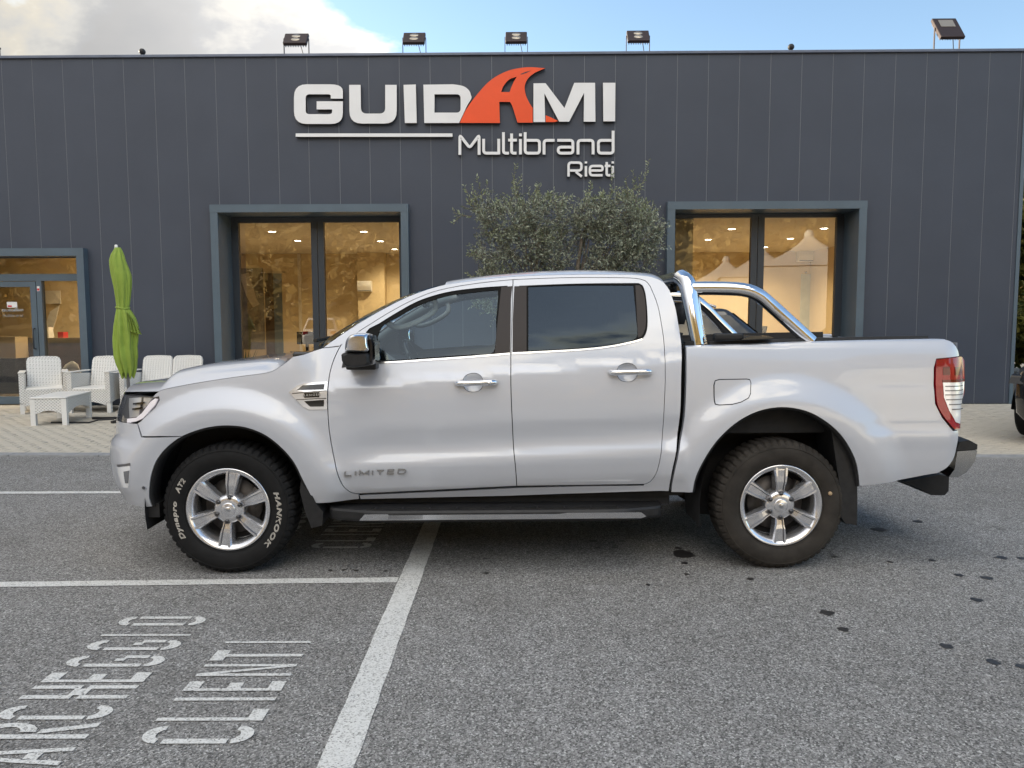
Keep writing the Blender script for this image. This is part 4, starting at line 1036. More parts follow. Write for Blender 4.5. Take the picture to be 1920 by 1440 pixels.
# ---- roll bar: chrome hoops left and right of the bed, joined by a sports bar
def roll_bar(s):
    root = empty('roll_bar', (0, 0, 0), 0, truck)
    yb, yt = -.755, -.60
    def P(u, v, y): x, z = pxy(u, v, y); return (x, -s * y if s > 0 else y, z)
    def at(u, v, y): x, z = pxy(u, v, y); return (x, y * -s if s < 0 else -y, z)
    def Q(u, v, y): x, z = pxy(u, v, y); return (x, s * abs(y), z)
    def tubeb(pts, r, nm, m='chrome', flat=1.0):
        c = catmull(pts, .04); MB().tube([tuple(p) for p in c], r, 18, flat=flat).build(nm, m, root)
    # main hoop leg, broad
    leg = [Q(1311, 648, yb), Q(1303, 605, yb + .03), Q(1294, 555, yb + .07), Q(1287, 530, yb + .10), Q(1277, 521, yb + .17)]
    c = catmull(leg, .03); r = [.043 + .010 * min(1, i / len(c) * 1.6) * (1 if i < len(c) * .8 else .8) for i in range(len(c))]
    MB().tube([tuple(p) for p in c], r, 18).build('hoop_leg', 'chrome', root)
    tubeb([Q(1297, 541, yb + .07), Q(1340, 540.5, yb + .06), Q(1392, 543, yb + .05), Q(1420, 552, yb + .045), Q(1443, 570, yb + .04), Q(1475, 599, yb + .02), Q(1521, 641, yb)], .041, 'side_tube')
    a = Q(1521, 642, yb); MB().box((a[0] - .09, a[1] - .05, a[2] - .045), (a[0] + .07, a[1] + .05, a[2] - .004), .01).build('foot_clamp', 'black_plastic', root)
    a = Q(1309, 648, yb); MB().box((a[0] - .08, a[1] - .05, a[2] - .03), (a[0] + .08, a[1] + .05, a[2] + .002), .01).build('foot_clamp', 'black_plastic', root)
    q = MB()
    for i in range(9):   # ribbed grip at the foot of the leg
        z = .012 + i * .022; b0 = np.array(Q(1311, 648, yb)); b1 = np.array(Q(1303, 605, yb + .03)); p = b0 + (b1 - b0) * (i / 9.5); q.obox(p + np.array([.028, s * .020, 0]), (1, 0, .35), (0, 1, 0), (-.35, 0, 1), .012, .018, .004)
    q.build('step_ribs', 'chrome_satin', root)
roll_bar(-1); roll_bar(1)
a = pxy(1277, 521, -.58)
MB().tube([(a[0], y, a[1] + .004 - abs(y) ** 4 * .05) for y in np.linspace(-.60, .60, 17)], .042, 14).build('sports_bar', 'chrome', truck)
b_ = pxy(1268, 532, -.5); MB().box((b_[0] - .03, -.42, b_[1] - .05), (b_[0] + .03, .42, b_[1] + .0), .01).build('brake_lamp_bar', 'gloss_black', truck)
# black latch lying on the bed rail
a = px(1385, 641); q = MB(); q.box((a[0] - .14, -.835, a[1] + .008), (a[0] + .03, -.76, a[1] + .05), .012); q.build('bed_latch', 'black_plastic', truck)
q = MB().prism([(a[0] + .0, a[1] + .012), (a[0] + .20, a[1] + .022), (a[0] + .17, a[1] + .034), (a[0] + .06, a[1] + .036)], -.86, -.74); q.build('latch_lever', 'gloss_black', truck)

# ---- mirror, handles, vent, badge, sill step
def mirror(s):
    root = empty('door_mirror', (0, 0, 0), 0, truck); y0 = -.98
    def mp(l): return [pxy(u, v, y0) for u, v in l]
    def solid(loop, ya, yb, m, nm, k=.9):
        c = np.mean(loop, 0); q = MB(); n = len(loop); V = []
        rows = [(ya, .72), (ya + .012, .9), (ya + .045, 1.0), (yb - .05, 1.0), (yb - .012, .93), (yb, .75)]
        for y, sc in rows: V += [(c[0] + (p[0] - c[0]) * sc, s * -y if s > 0 else y, c[1] + (p[1] - c[1]) * sc) for p in loop]
        V = [(x, (abs(y) * s), z) for x, y, z in V]
        Fc = [(r * n + i, r * n + (i + 1) % n, (r + 1) * n + (i + 1) % n, (r + 1) * n + i) for r in range(len(rows) - 1) for i in range(n)]
        q.add(V, Fc, True); q.add(V[:n], [tuple(range(n))]); q.add(V[-n:], [tuple(range(n))[::-1]]); return q.build(nm, m, root)
    cap = [tuple(p) for p in catmull(mp([(653, 659), (653.5, 645), (657, 634), (664, 627.5), (677, 624.5), (692, 625), (697, 628), (698.5, 642), (699, 659), (675, 660)]), .015)]
    low = [tuple(p) for p in catmull(mp([(646, 664), (653, 659.5), (675, 660.5), (699, 659.5), (702, 672), (700, 682), (680, 686.5), (662, 687), (652, 683), (647, 674)]), .015)]
    solid(cap, -1.12, -.90, 'chrome', 'mirror_cap'); solid(low, -1.115, -.90, 'black_plastic', 'mirror_base')
    rim = [tuple(p) for p in mp([(697, 625.5), (703, 629), (706, 645), (706.5, 668), (704, 682), (699.5, 683), (699.5, 660), (698.8, 640)])]
    solid(rim, -1.10, -.91, 'gloss_black', 'mirror_rim')
    x1, z1 = pxy(707, 640, y0); x0, z0 = pxy(706, 676, y0)
    q = MB(); q.add([(x1 + .004, s * 1.085, z0), (x1 + .004, s * .92, z0), (x1 + .004, s * .92, z1), (x1 + .004, s * 1.085, z1)], [(0, 1, 2, 3)]); q.build('mirror_glass', 'chrome', root)
    # arm and sail
    a = pxy(668, 686, -.90); MB().box((a[0] - .05, s * .84, a[1] - .02), (a[0] + .12, s * .95, a[1] + .02), .008).build('mirror_arm', 'black_plastic', root)
    sl = PX([(641, 689), (645, 668), (652, 655), (690, 640), (704, 648), (704, 680), (690, 683)])
    skin('mirror_sail', sl, 'black_plastic', parent=root, off=.004, inset=0, flange=.02, sides=(s,))
    sl = PX([(703, 648), (712, 653), (727, 664), (744, 676), (703, 680)]); skin('sail_inner', sl, 'gloss_black', parent=root, off=-.013, inset=0, flange=.01, sides=(s,))
mirror(-1); mirror(1)
def handle(u0, u1, v, par, key, hol):
    for s, pr_ in ((-1, par[0]), (1, par[1])):
        a, b = px(u0, v), px(u1, v - 2); zc = (a[1] + b[1]) / 2; w = float(W((a[0] + b[0]) / 2, zc))
        pts = [(a[0] + .004, s * (w + .004), a[1]), (a[0] + .012, s * (w + .028), a[1]), (a[0] + .05, s * (w + .038), a[1] + .001), ((a[0] + b[0]) / 2, s * (w + .041), zc), (b[0] - .05, s * (w + .038), b[1]), (b[0] - .012, s * (w + .030), b[1]), (b[0] - .004, s * (w + .004), b[1])]
        c = [tuple(p) for p in catmull(pts, .015)]
        MB().tube(c, .0165, 14).build('door_handle', 'chrome', pr_)
        if key and s < 0:
            k = px(u1 - 13, v - 1); q = MB(); q.lathe([(.0, -.0), (.010, 0), (.012, .004), (.0125, .02)], 16, 'y', (k[0], -(w + .0585), k[1])); q.build('key_lock', 'chrome_satin', pr_)
handle(856, 930, 718, FD, True, None); handle(1144, 1219, 698, RD, False, None)
for lp, par in ((CUP_F, FD), (CUP_R, RD)):
    for s, pr_ in ((-1, par[0]), (1, par[1])):      # finger cup: a dish behind the handle
        c = np.mean(lp, 0); q = MB(); n = len(lp); V = []; NR = 8
        for r in range(NR):
            sc = 1.0 - r / (NR - 1) * .97; dep = .020 * (1 - sc ** 2.5)
            for p in lp: x, z = c[0] + (p[0] - c[0]) * sc, c[1] + (p[1] - c[1]) * sc; V.append((x, s * (float(W(x, z)) - .0004 - dep), z))
        q.add(V, [(r * n + i, r * n + (i + 1) % n, (r + 1) * n + (i + 1) % n, (r + 1) * n + i) for r in range(NR - 1) for i in range(n)], True); q.build('finger_cup', 'silver_paint', pr_)
# side vent on the wing
def z7(X_, Y_): return (500 + X_ / 7.2, 600 + Y_ / 7.2)
vent_o = PX([z7(*p) for p in [(300, 975), (420, 880), (520, 852), (826, 828), (820, 1205), (570, 1208), (490, 1165)]])
VT = skin('side_vent', vent_o, 'vent_silver', off=.006, inset=0, flange=.014, step=.012, grid=.025)
def vbit(nm, l, m, off): skin(nm, PX([z7(*p) for p in l]), m, parent=VT, off=off, inset=0, flange=.004, step=.014, grid=.03)
vbit('vent_mesh', [(405, 945), (490, 880), (785, 862), (775, 935)], 'gloss_black', .0075)
vbit('vent_mesh', [(510, 1095), (780, 1075), (775, 1165), (590, 1168)], 'gloss_black', .0075)
vbit('vent_groove', [(350, 985), (812, 948), (812, 956), (350, 994)], 'gloss_black', .0075)
vbit('vent_groove', [(400, 1070), (812, 1050), (812, 1058), (404, 1078)], 'gloss_black', .0075)
vbit('name_plate', [(510, 985), (718, 970), (716, 1040), (510, 1047)], 'gloss_black', .0085)

def text_mesh(s, size, ext=.0, bold=0.0, shear=0.0, space=1.0):
    cu = bpy.data.curves.new('txt', 'FONT'); cu.body = s; cu.size = size; cu.extrude = ext; cu.offset = bold; cu.shear = shear; cu.space_character = space; cu.align_x = 'CENTER'; cu.align_y = 'CENTER'; cu.resolution_u = 3
    o = bpy.data.objects.new('txt', cu); COL.objects.link(o); dg = bpy.context.evaluated_depsgraph_get(); me = bpy.data.meshes.new_from_object(o.evaluated_get(dg))
    V = [tuple(v.co) for v in me.vertices]; Fc = [tuple(p.vertices) for p in me.polygons]; bpy.data.objects.remove(o); bpy.data.curves.remove(cu); bpy.data.meshes.remove(me); return V, Fc
# LIMITED badge: wide plated letters
def limited():
    st = {'L': [[(0, 1), (0, 0), (1, 0)]], 'I': [[(0, 0), (0, 1)]], 'M': [[(0, 0), (0, 1), (.5, .25), (1, 1), (1, 0)]], 'T': [[(0, 1), (1, 1)], [(.5, .86), (.5, 0)]], 'E': [[(1, 1), (0, 1), (0, 0), (1, 0)], [(.12, .5), (.9, .5)]], 'D': [[(0, 0), (0, 1), (.8, 1), (1, .75), (1, .25), (.8, 0), (.12, 0)]]}
    widths = {'L': .036, 'I': .0, 'M': .050, 'T': .042, 'E': .036, 'D': .042}; x0, z0 = px(647, 891.5); x1, z1 = px(760, 887); H = .024; sl = (z1 - z0) / (x1 - x0)
    word = 'LIMITED'; tot = sum(widths[c] for c in word); gapw = (x1 - x0 - tot) / (len(word) - 1); x = x0
    for ch in word:
        q = MB()
        for i, s_ in enumerate(st[ch]):
            pl = stroke([(x + a * widths[ch] + b * H * .15, z0 + sl * (x - x0) + b * H) for a, b in s_], .0072)
            w = float(W(x, z0 + .01)); q.prism(pl, -w - .0095 - .0004 * i, -w + .012)
        q.build('badge_letter', 'badge', FD[0]); x += widths[ch] + gapw
limited()
V_, F_ = text_mesh('RANGER', .021, 0, .0006, space=1.35)
cpl = px(*z7(614, 1010)); wv = float(W(*cpl)); q = MB(); q.add([(cpl[0] + x * 1.0, -wv - .0098 - .0006, cpl[1] + y * .9 + .0035 * x / .06) for x, y, z in V_], F_); q.build('name_letters', 'chrome_satin', VT[0], fix=False)

# running board
def step(s):
    root = empty('side_step', (0, 0, 0), 0, truck)
    def pt(u, v, y): x, z = pxy(u, v, y); return x, z
    x0, z0 = pt(607, 968, -.93); x1, z1 = pt(1245, 946, -.93); zt = (z0 + z1) / 2 + .012
    out = rounded([(x0 - .01, -.74), (x0 + .03, -.90, .05), (x0 + .30, -.985, .12), (x1 - .26, -.985, .12), (x1 + .0, -.90, .05), (x1 + .0, -.74)], 6)
    q = MB(); n = len(out); V = []
    for sc, z in ((.985, zt), (1.0, zt - .012), (1.0, zt - .05), (.985, zt - .066)):
        V += [(x, s * (abs(y) - (1 - sc) * .5), z) for x, y in out]
    q.add(V, [(r * n + i, r * n + (i + 1) % n, (r + 1) * n + (i + 1) % n, (r + 1) * n + i) for r in range(3) for i in range(n)], False); q.add(V[:n], [tuple(range(n))]); q.add(V[-n:], [tuple(range(n))[::-1]])
    q.build('step_board', 'black_plastic', root)
    q = MB()
    for k in range(4): yy = s * (.905 + k * .016); q.box((x0 + .28 - k * .01, yy - .003, zt), (x1 - .26 + k * .008, yy + .003, zt + .005))
    for k in range(10): xx = x0 + .30 + k * (x1 - x0 - .57) / 9; q.box((xx - .005, s * .90, zt + .0002), (xx + .005, s * .962, zt + .0085))
    q.build('tread_ribs', 'black_plastic', root)
    # bright strip on the edge
    q = MB(); a, b = x0 + .215, x1 - .115; q.prism([(a, zt - .048), (a + .03, zt - .014), (a + .16, zt - .012), (a + .17, zt - .018), (b - .5, zt - .018), (b - .45, zt - .012), (b - .03, zt - .012), (b, zt - .036), (b - .03, zt - .046)], s * .972, s * 1.0)
    q.build('step_trim', 'chrome_satin', root)
    MB().box((a + .165, s * 1.0, zt - .042), (a + .36, s * 1.003, zt - .018)).build('trim_inset', 'badge', root)
    for xx in (x0 + .25, 0, x1 - .3): MB().box((xx - .04, s * .5, zt - .06), (xx + .04, s * .80, zt - .02)).build('step_bracket', 'liner', root)
step(-1); step(1)

# ---- underbody, wheel wells, mud flaps, rear bumper
q = MB(); q.box((-2.1, -.50, .40), (2.1, .50, .56)); q.box((-1.05, -.80, .43), (1.05, .80, .50)); q.build('chassis', 'liner', truck)
for s_ in (-1, 1): MB().box((-1.08, s_ * .72, .37), (.98, s_ * .77, .47)).build('rocker_shield', 'liner', truck)
q = MB(); q.box((-1.03, -.82, .50), (1.02, .82, .56)); q.build('cab_floor', 'cabin_dark', truck)
for s in (-1, 1):
    for xc in (-AX, AX):
        q = MB(); n = 26; rr = .480; rz_ = .56 if xc < 0 else .625; V = []
        for k in range(n + 1):
            th = R(10 + 182 * k / n); c_, s_ = math.cos(th), math.sin(th)
            V += [(xc + rr * c_, s * .885, WHEEL_Z + rz_ * s_), (xc + rr * c_, s * .52, WHEEL_Z + rz_ * s_)]
        q.add(V, [(2 * i, 2 * i + 1, 2 * i + 3, 2 * i + 2) for i in range(n)], True)
        q.add([V[2 * i + 1] for i in range(n + 1)] + [(xc, s * .52, .2)], [(i, i + 1, n + 1) for i in range(n)])
        q.build('wheel_arch_liner', 'liner', truck)
# dark lips along the arches
for s in (-1, 1):
    for lp in (AF, AR):
        q = MB(); V = []
        for x, z in lp: w = float(W(x, z)); cx = -AX if lp is AF else AX; d = np.array([cx - x, WHEEL_Z - z]); d = d / np.linalg.norm(d) * .012; V += [(x, s * (w - .006), z), (x + d[0], s * (w - .01), z + d[1]), (x + d[0], s * (w - .12), z + d[1])]
        q.add(V, [(3 * i + k, 3 * i + 3 + k, 3 * i + 4 + k, 3 * i + 1 + k) for i in range(len(lp) - 1) for k in range(2)], True); q.build('arch_lip', 'black_plastic', truck)
def flap_(pxs, y0, y1):
    lp = [pxy(u, v, -.9) for u, v in pxs]
    for s in (-1, 1): MB().prism(lp, s * y0, s * y1).build('mud_flap', 'black_plastic', truck)
flap_([(1560, 800), (1583, 815), (1601, 850), (1609, 890), (1610, 940), (1609, 986), (1588, 984), (1580, 972), (1575, 900)], .64, .885)
flap_([(566, 890), (580, 915), (592, 944), (606, 960), (604, 985), (584, 990), (572, 960), (562, 920)], .70, .90)
# rear bumper
rb = empty('rear_bumper', (0, 0, 0), 0, truck)
prof = [pxy(u, v, -.80) for u, v in [(1792, 824), (1808, 823), (1823, 832), (1822, 842), (1816, 862), (1800, 884), (1784, 893), (1771, 893), (1765, 888), (1781, 872), (1793, 850)]]
def bumper_part(lo, m, nm, y0=.86):
    q = MB(); n = len(lo); V = []; ts = np.linspace(-1, 1, 21)
    for t in ts:
        dx = .055 * (1 - abs(t) ** 4); V += [(x + dx * (1 if i else 1), t * y0, z) for i, (x, z) in enumerate(lo)]
    q.add(V, [(r * n + i, r * n + (i + 1) % n, (r + 1) * n + (i + 1) % n, (r + 1) * n + i) for r in range(len(ts) - 1) for i in range(n)], False)
    q.add(V[:n], [tuple(range(n))]); q.add(V[-n:], [tuple(range(n))[::-1]]); q.build(nm, m, rb)
bumper_part([pxy(u, v, -.80) for u, v in [(1784, 843), (1815, 841), (1821, 842), (1816, 862), (1801, 882), (1785, 891), (1768, 891), (1779, 876)]], 'bumper_chrome', 'bumper_bar')
bumper_part([pxy(u, v, -.80) for u, v in [(1790, 826), (1808, 823), (1823, 831), (1822.5, 840.5), (1784, 842)]], 'black_plastic', 'bumper_pad', .85)
lp = [pxy(u, v, -.35) for u, v in [(1685, 899), (1750, 886), (1768, 889), (1767, 916), (1760, 924), (1735, 924), (1722, 915)]]
MB().prism(lp, -.42, .42).build('tow_bar', 'liner', truck)
MB().tube([(-1.0, .35, .40), (.8, .40, .38), (1.2, .62, .36), (2.3, .68, .40)], .035, 10).build('exhaust', 'brake', truck)
MB().tube([(AX, -.7, WHEEL_Z), (AX, .7, WHEEL_Z)], .05, 12).build('rear_axle', 'liner', truck)
MB().tube([(-AX, -.7, WHEEL_Z), (-AX, .7, WHEEL_Z)], .04, 12).build('front_axle', 'liner', truck)

# ---- wheels
TR, RIM = 0.386, 0.2435
def make_wheel(dusty):
    root = empty('wheel', (0, 0, 0), 0, truck); half = .132
    # tyre: side profile swept round; every other step of the shoulder is a tread block
    n = 216
    prof = [(.222, .075), (.236, .098), (.262, .118), (.300, .128), (.335, .124), (.358, .114), (.372, .100)]
    tread = [(.381, .088), (.385, .060), (.386, .02)]
    P_ = prof + tread; full = [(r, -h) for r, h in P_] + [(r, h) for r, h in reversed(P_)]; m = len(full); V = []; Fc = []
    for k in range(n):
        th = 2 * math.pi * k / n; blk = (k % 4) in (1, 2, 3)
        for i, (r, h) in enumerate(full):
            d = 0
            if r >= .357 and not blk: d = .009 if r > .37 else .005
            if .019 < abs(h) < .021 : d = max(d, 0)
            r2 = r - d; ph = th + (.012 if abs(h) < .07 else 0) * (1 if h > 0 else -1)
            V.append((r2 * math.cos(ph), h * (TYRE_OUT - .775) / .128, r2 * math.sin(ph)))
    for k in range(n):
        k2 = (k + 1) % n
        for i in range(m - 1): Fc.append((k * m + i, k * m + i + 1, k2 * m + i + 1, k2 * m + i))
    q = MB(); q.add(V, [f for f in Fc if not (5 <= f[0] % m <= m - 7)], True); q.add(V, [f for f in Fc if 5 <= f[0] % m <= m - 7], False); q.build('tyre', 'rubber_dusty' if dusty else 'rubber', root)
    # rings moulded on the side wall
    q = MB()
    for rr, yy in ((.254, -.1125), (.346, -.1215)): q.lathe([(rr - .003, yy + .002), (rr - .002, yy - .003), (rr + .002, yy - .003), (rr + .003, yy + .002)], 72, 'y')
    q.build('sidewall_rib', 'rubber_dusty' if dusty else 'rubber', root)
    f = -.118   # outer face
    q = MB(); q.lathe([(.226, .09), (.216, .085), (.205, .05), (.200, -.06), (.212, -.098), (.222, f + .012), (.2345, f + .004), (.2425, f + .004), (.2425, f + .012), (.236, f + .03)], 72, 'y'); q.build('rim', 'alloy', root)
    q = MB(); q.lathe([(.0, .02), (.202, .02)], 40, 'y'); q.build('wheel_back', 'liner', root)
    q = MB(); q.lathe([(.06, -.005), (.165, -.005), (.168, .012), (.06, .012)], 48, 'y', closed_prof=False); q.build('brake_disc', 'brake', root)
    q = MB(); q.obox((.12, -.012, .07), (.5, 0, .866), (0, 1, 0), (-.866, 0, .5), .055, .03, .035); q.build('brake_caliper', 'brake', root)
    # hub dish
    q = MB(); q.lathe([(.0, f + .012), (.050, f + .011), (.072, f + .014), (.084, f + .022), (.090, f + .055), (.090, f + .10)], 36, 'y'); q.build('hub', 'alloy', root)
    q = MB(); q.lathe([(.0, f + .0035), (.034, f + .0042), (.040, f + .0065), (.042, f + .0165)], 32, 'y'); q.build('centre_cap', 'alloy', root)
    q = MB(); q.lathe([(.0, f + .0026), (.015, f + .0030), (.017, f + .0050)], 20, 'y'); q.build('cap_emblem', 'chrome_satin', root)
    for k in range(6):
        a = math.pi / 2 + k * math.pi / 3; c_, s_ = math.cos(a), math.sin(a)
        def pt(r, t, y): return (r * c_ - t * s_, y, r * s_ + t * c_)
        # spoke: broad bar with raised edges, waist then flare towards the rim
        st = [(.060, .026, f + .022), (.090, .026, f + .014), (.118, .0285, f + .007), (.140, .034, f + .004), (.175, .038, f + .005), (.208, .041, f + .008), (.232, .041, f + .010)]
        V = []; cols = 10
        for r, hw, y in st:
            gw = hw * .46; gd = .0 if r < .08 else (.010 if r < .20 else .007)
            row = [(-hw - .006, y + .055), (-hw, y + .012), (-hw + .006, y), (-gw - .004, y), (-gw, y + gd), (gw, y + gd), (gw + .004, y), (hw - .006, y), (hw, y + .012), (hw + .006, y + .055)]
            V += [pt(r, t, yy) for t, yy in row]
        q = MB(); q.add(V, [(i * cols + j, i * cols + j + 1, (i + 1) * cols + j + 1, (i + 1) * cols + j) for i in range(len(st) - 1) for j in range(cols - 1)], False)
        q.add(V[-cols:], [tuple(range(cols))]); o = q.build('spoke', ['alloy', 'alloy_recess'], root)
        for p in o.data.polygons:
            j = p.index % (cols - 1)
            if p.index < (len(st) - 1) * (cols - 1) and j in (3, 5): p.material_index = 1
        q = MB(); b = a + 0.0; nr = .0695; q.lathe([(.0, f + .002), (.007, f + .0025), (.0115, f + .008), (.0125, f + .03)], 12, 'y', (nr * math.cos(b), 0, nr * math.sin(b))); q.build('wheel_nut', 'steel_nut', root)
        q = MB(); q.lathe([(.0125, f + .0155), (.0185, f + .0125), (.0185, f + .03)], 14, 'y', (nr * math.cos(b), 0, nr * math.sin(b))); q.build('nut_recess', 'alloy_recess', root)
    return root
def place(wheel, xc, s, rot):
    wheel.location = (xc, s * .775, WHEEL_Z - .0); wheel.rotation_euler = (0, rot, 0) if s < 0 else (0, rot, math.pi)
def side_text(root, word, th0, rad, hgt, sweep, flipdir):
    """outlined letters moulded round the side wall; th0 = angle of the word's middle"""
    wd = None
    for bold, m_, lift in ((.0016, 'tyre_letter', 0.0), (-.0012, 'rubber', .0007)):
        V, Fc = text_mesh(word, hgt * 1.3, 0, bold, .22, 1.2); xs = [p[0] for p in V]; wd = wd or (max(xs) - min(xs)); q = MB(); o = []
        for x, y, z in V:
            a = th0 - (x / wd) * sweep * flipdir; r = rad + y * flipdir; yy = -.1305 - lift - .0012 * (1 - abs((r - .30) / .04))
            o.append((r * math.cos(a), yy, r * math.sin(a)))
        q.add(o, Fc); q.build('sidewall_letters', m_, root, fix=False)
wf = make_wheel(False); wr = make_wheel(True)
wf2 = copy_tree(wf, truck); wr2 = copy_tree(wr, truck)
WR_ = R(8)
place(wf, -AX, -1, WR_); place(wr, AX, -1, 0); place(wf2, -AX, 1, 0); place(wr2, AX, 1, 0)
# lettering on the near front tyre (angles measured on the unturned wheel)
side_text(wf, 'HANKOOK', R(-11) + WR_, .300, .028, R(66), 1)
side_text(wf, 'Dynapro', R(192) + WR_, .300, .028, R(44), 1)
side_text(wf, 'AT2', R(151) + WR_, .300, .030, R(17), 1)
_p = pxy(1556, 925, -.9); q = MB(); q.lathe([(0, -.134), (.011, -.1335), (.012, -.128)], 14, 'y', (_p[0] - AX, 0, _p[1] - WHEEL_Z)); q.build('chalk_mark', 'weight_tan', wr)

# ---- cabin
def cabin():
    dash = MB(); pr_ = [(-1.12, .98), (-1.10, 1.20), (-.98, 1.235), (-.80, 1.21), (-.66, 1.14), (-.62, 1.02), (-.72, .84), (-.95, .70), (-1.10, .70)]
    dash.prism(pr_, -.74, .74); dash.build('dashboard', 'cabin_dark', truck)
    sw = empty('steering_wheel', (0, 0, 0), 0, truck)
    c = np.array([-.56, -.37, 1.17]); ax = np.array([math.cos(R(-24)), 0, math.sin(R(24))]); e1 = np.array([0, 1, 0]); e2 = np.cross(ax, e1)
    MB().tube([tuple(c + .185 * (e1 * math.cos(t) + e2 * math.sin(t))) for t in np.linspace(0, 2 * math.pi, 36, endpoint=False)], .017, 10, closed=True).build('wheel_rim', 'gloss_black', sw)
    q = MB(); q.obox(c, ax, e1, e2, .025, .07, .055); q.obox(c, ax, e1, e2, .012, .18, .018); q.build('wheel_hub', 'cabin_dark', sw)
    MB().tube([tuple(c), tuple(c - ax * .35)], .04, 10).build('steering_column', 'cabin_dark', sw)
    def seat(x, y, w):
        st = empty('seat', (0, 0, 0), 0, truck)
        q = MB(); q.box((x - .50, y - w, .62), (x + .02, y + w, .84), .05); q.build('cushion', 'seat_cloth', st)
        bm = bmesh.new(); bmesh.ops.create_cube(bm, size=1); bmesh.ops.scale(bm, vec=(.14, 2 * w, .62), verts=bm.verts); bmesh.ops.bevel(bm, geom=list(bm.edges), offset=.05, segments=3, affect='EDGES')
        q = MB(); q.bm(bm, True, Matrix.Translation((x + .12, y, 1.10)) @ Matrix.Rotation(R(16), 4, 'Y')); q.build('backrest', 'seat_cloth', st)
        bm = bmesh.new(); bmesh.ops.create_cube(bm, size=1); bmesh.ops.scale(bm, vec=(.10, .26, .17), verts=bm.verts); bmesh.ops.bevel(bm, geom=list(bm.edges), offset=.04, segments=3, affect='EDGES')
        q = MB(); q.bm(bm, True, Matrix.Translation((x + .24, y, 1.50)) @ Matrix.Rotation(R(14), 4, 'Y')); q.build('headrest', 'seat_cloth', st)
    seat(.02, -.38, .25); seat(.02, .38, .25); seat(.86, -.34, .33); seat(.86, .34, .33)
    # headliner, pillar trims, grab handle on the far A pillar
    rl = [(x, w - .05, z - .03) for x, w, z in rE]; span('headliner', rl, 'trim_grey', [h * .8 for h in rc_], p=4)
    for s in (-1, 1):
        pts = [(x + .05, s * (w - .05), z - .02) for x, w, z in ws[2:]]; MB().tube(pts, .035, 8).build('pillar_lining', 'trim_grey', truck)
        a, b = pts[int(len(pts) * .38)], pts[int(len(pts) * .80)]
        a, b = np.array(a), np.array(b); d = (b - a); n_ = np.array([.55, -s * .35, -.75]); n_ /= np.linalg.norm(n_)
        MB().tube([tuple(p) for p in catmull([a, a + d * .1 + n_ * .09, a + d * .5 + n_ * .115, a + d * .9 + n_ * .09, b], .03)], .018, 10).build('grab_handle', 'trim_grey', truck)
        # door cards under the windows
        q = MB(); q.box((-.95, s * .74, .58), (1.0, s * .79, 1.20)); q.build('door_card', 'cabin_dark', truck)
        q = MB(); V8 = [(xx_, s * (float(W(.02, zz_)) - .07 - dy_), zz_) for zz_ in (1.20, 1.45, 1.68) for xx_, dy_ in ((-.05, 0), (.09, 0), (.09, .05), (-.05, .05))]; q.add(V8, [(4 * r_ + k_, 4 * r_ + (k_ + 1) % 4, 4 * r_ + 4 + (k_ + 1) % 4, 4 * r_ + 4 + k_) for r_ in range(2) for k_ in range(4)]); q.build('belt_pillar', 'trim_grey', truck)
    MB().box((-.55, -.12, 1.56), (-.52, .12, 1.63), .01).build('inner_mirror', 'gloss_black', truck)
    for s in (-1, 1):
        q = MB().box((-.62, s * .16, 1.60), (-.50, s * .52, 1.625), .008); q.build('sun_visor', 'trim_grey', truck)
cabin()

# ================================================================== things on and in the building
def bl(x, y, z=0.0):
    """facade frame -> world"""
    c, s = math.cos(w_ang), math.sin(w_ang); return (B0[0] + x * c - y * s, B0[1] + x * s + y * c, z)
def to_bl(p):
    d = np.asarray(p) - B0; c, s = math.cos(w_ang), math.sin(w_ang); return (d[0] * c + d[1] * s, -d[0] * s + d[1] * c, p[2])
mat('flood_body', (0.035, 0.022, 0.022), 0.5, metal=.3); mat('flood_fin', (0.10, 0.10, 0.13), 0.45, metal=.6)
mat('flood_lens', (0.38, 0.34, 0.28), 0.2, metal=.4); mat('cable', (0.012, 0.012, 0.014), 0.6)
def floodlight(u, v, w, h, label, leds):
    x = wl(u, v, -.12)[0]; r = empty('floodlight', bl(x, .13, ROOF_Z), w_ang); tag(r, label, 'floodlight', 'floodlights along the roof edge')
    tilt = R(52); zc = .17 + h * .38; M = Matrix.Translation((0, -.02, zc)) @ Matrix.Rotation(tilt - math.pi / 2, 4, 'X')
    def tb(a, b, bev=0.0): # box in the lamp's own frame (face towards -y)
        q = MB().box(a, b, bev); q.v = [tuple(M @ Vector(p)) for p in q.v]; return q
    tb((-w / 2, -.03, -h / 2), (w / 2, .03, h / 2), .012).build('housing', 'flood_body', r)
    for k in range(9):
        xx = -w * .42 + k * w * .105; tb((xx - .006, .031, -h * .42), (xx + .006, .065, h * .42)).build('cooling_fin', 'flood_fin', r)
    if leds == 2:
        for k in (-1, 1):
            q = MB(); q.lathe([(0, 0), (.055, .002), (.062, .008)], 20, 'y', (0, -.036, k * h * .17 + .01)); q.v = [tuple(M @ Vector((p[0] * 1.25, p[1], (p[2] - (k * h * .17 + .01)) * .7 + k * h * .17 + .01))) for p in q.v]; q.build('lens', 'flood_lens', r)
    else: tb((-w * .30, -.036, h * .02), (w * .30, -.0305, h * .38)).build('lens', 'flood_lens', r)
    for s in (-1, 1):
        MB().box((s * (w / 2 + .004), -.02, .0), (s * (w / 2 + .014), .012, zc + .02)).build('bracket_arm', 'flood_body', r)
    MB().box((-w / 2 - .014, -.022, .0), (w / 2 + .014, .014, .008)).build('bracket_base', 'flood_body', r)
    MB().tube([(w * .18, .0, zc - h * .25), (w * .22, -.03, zc * .5), (w * .30, .0, .0)], .007, 6).build('cable', 'cable', r)
floodlight(556, 99, .40, .27, 'small floodlight on the roof edge above the letter G', 2)
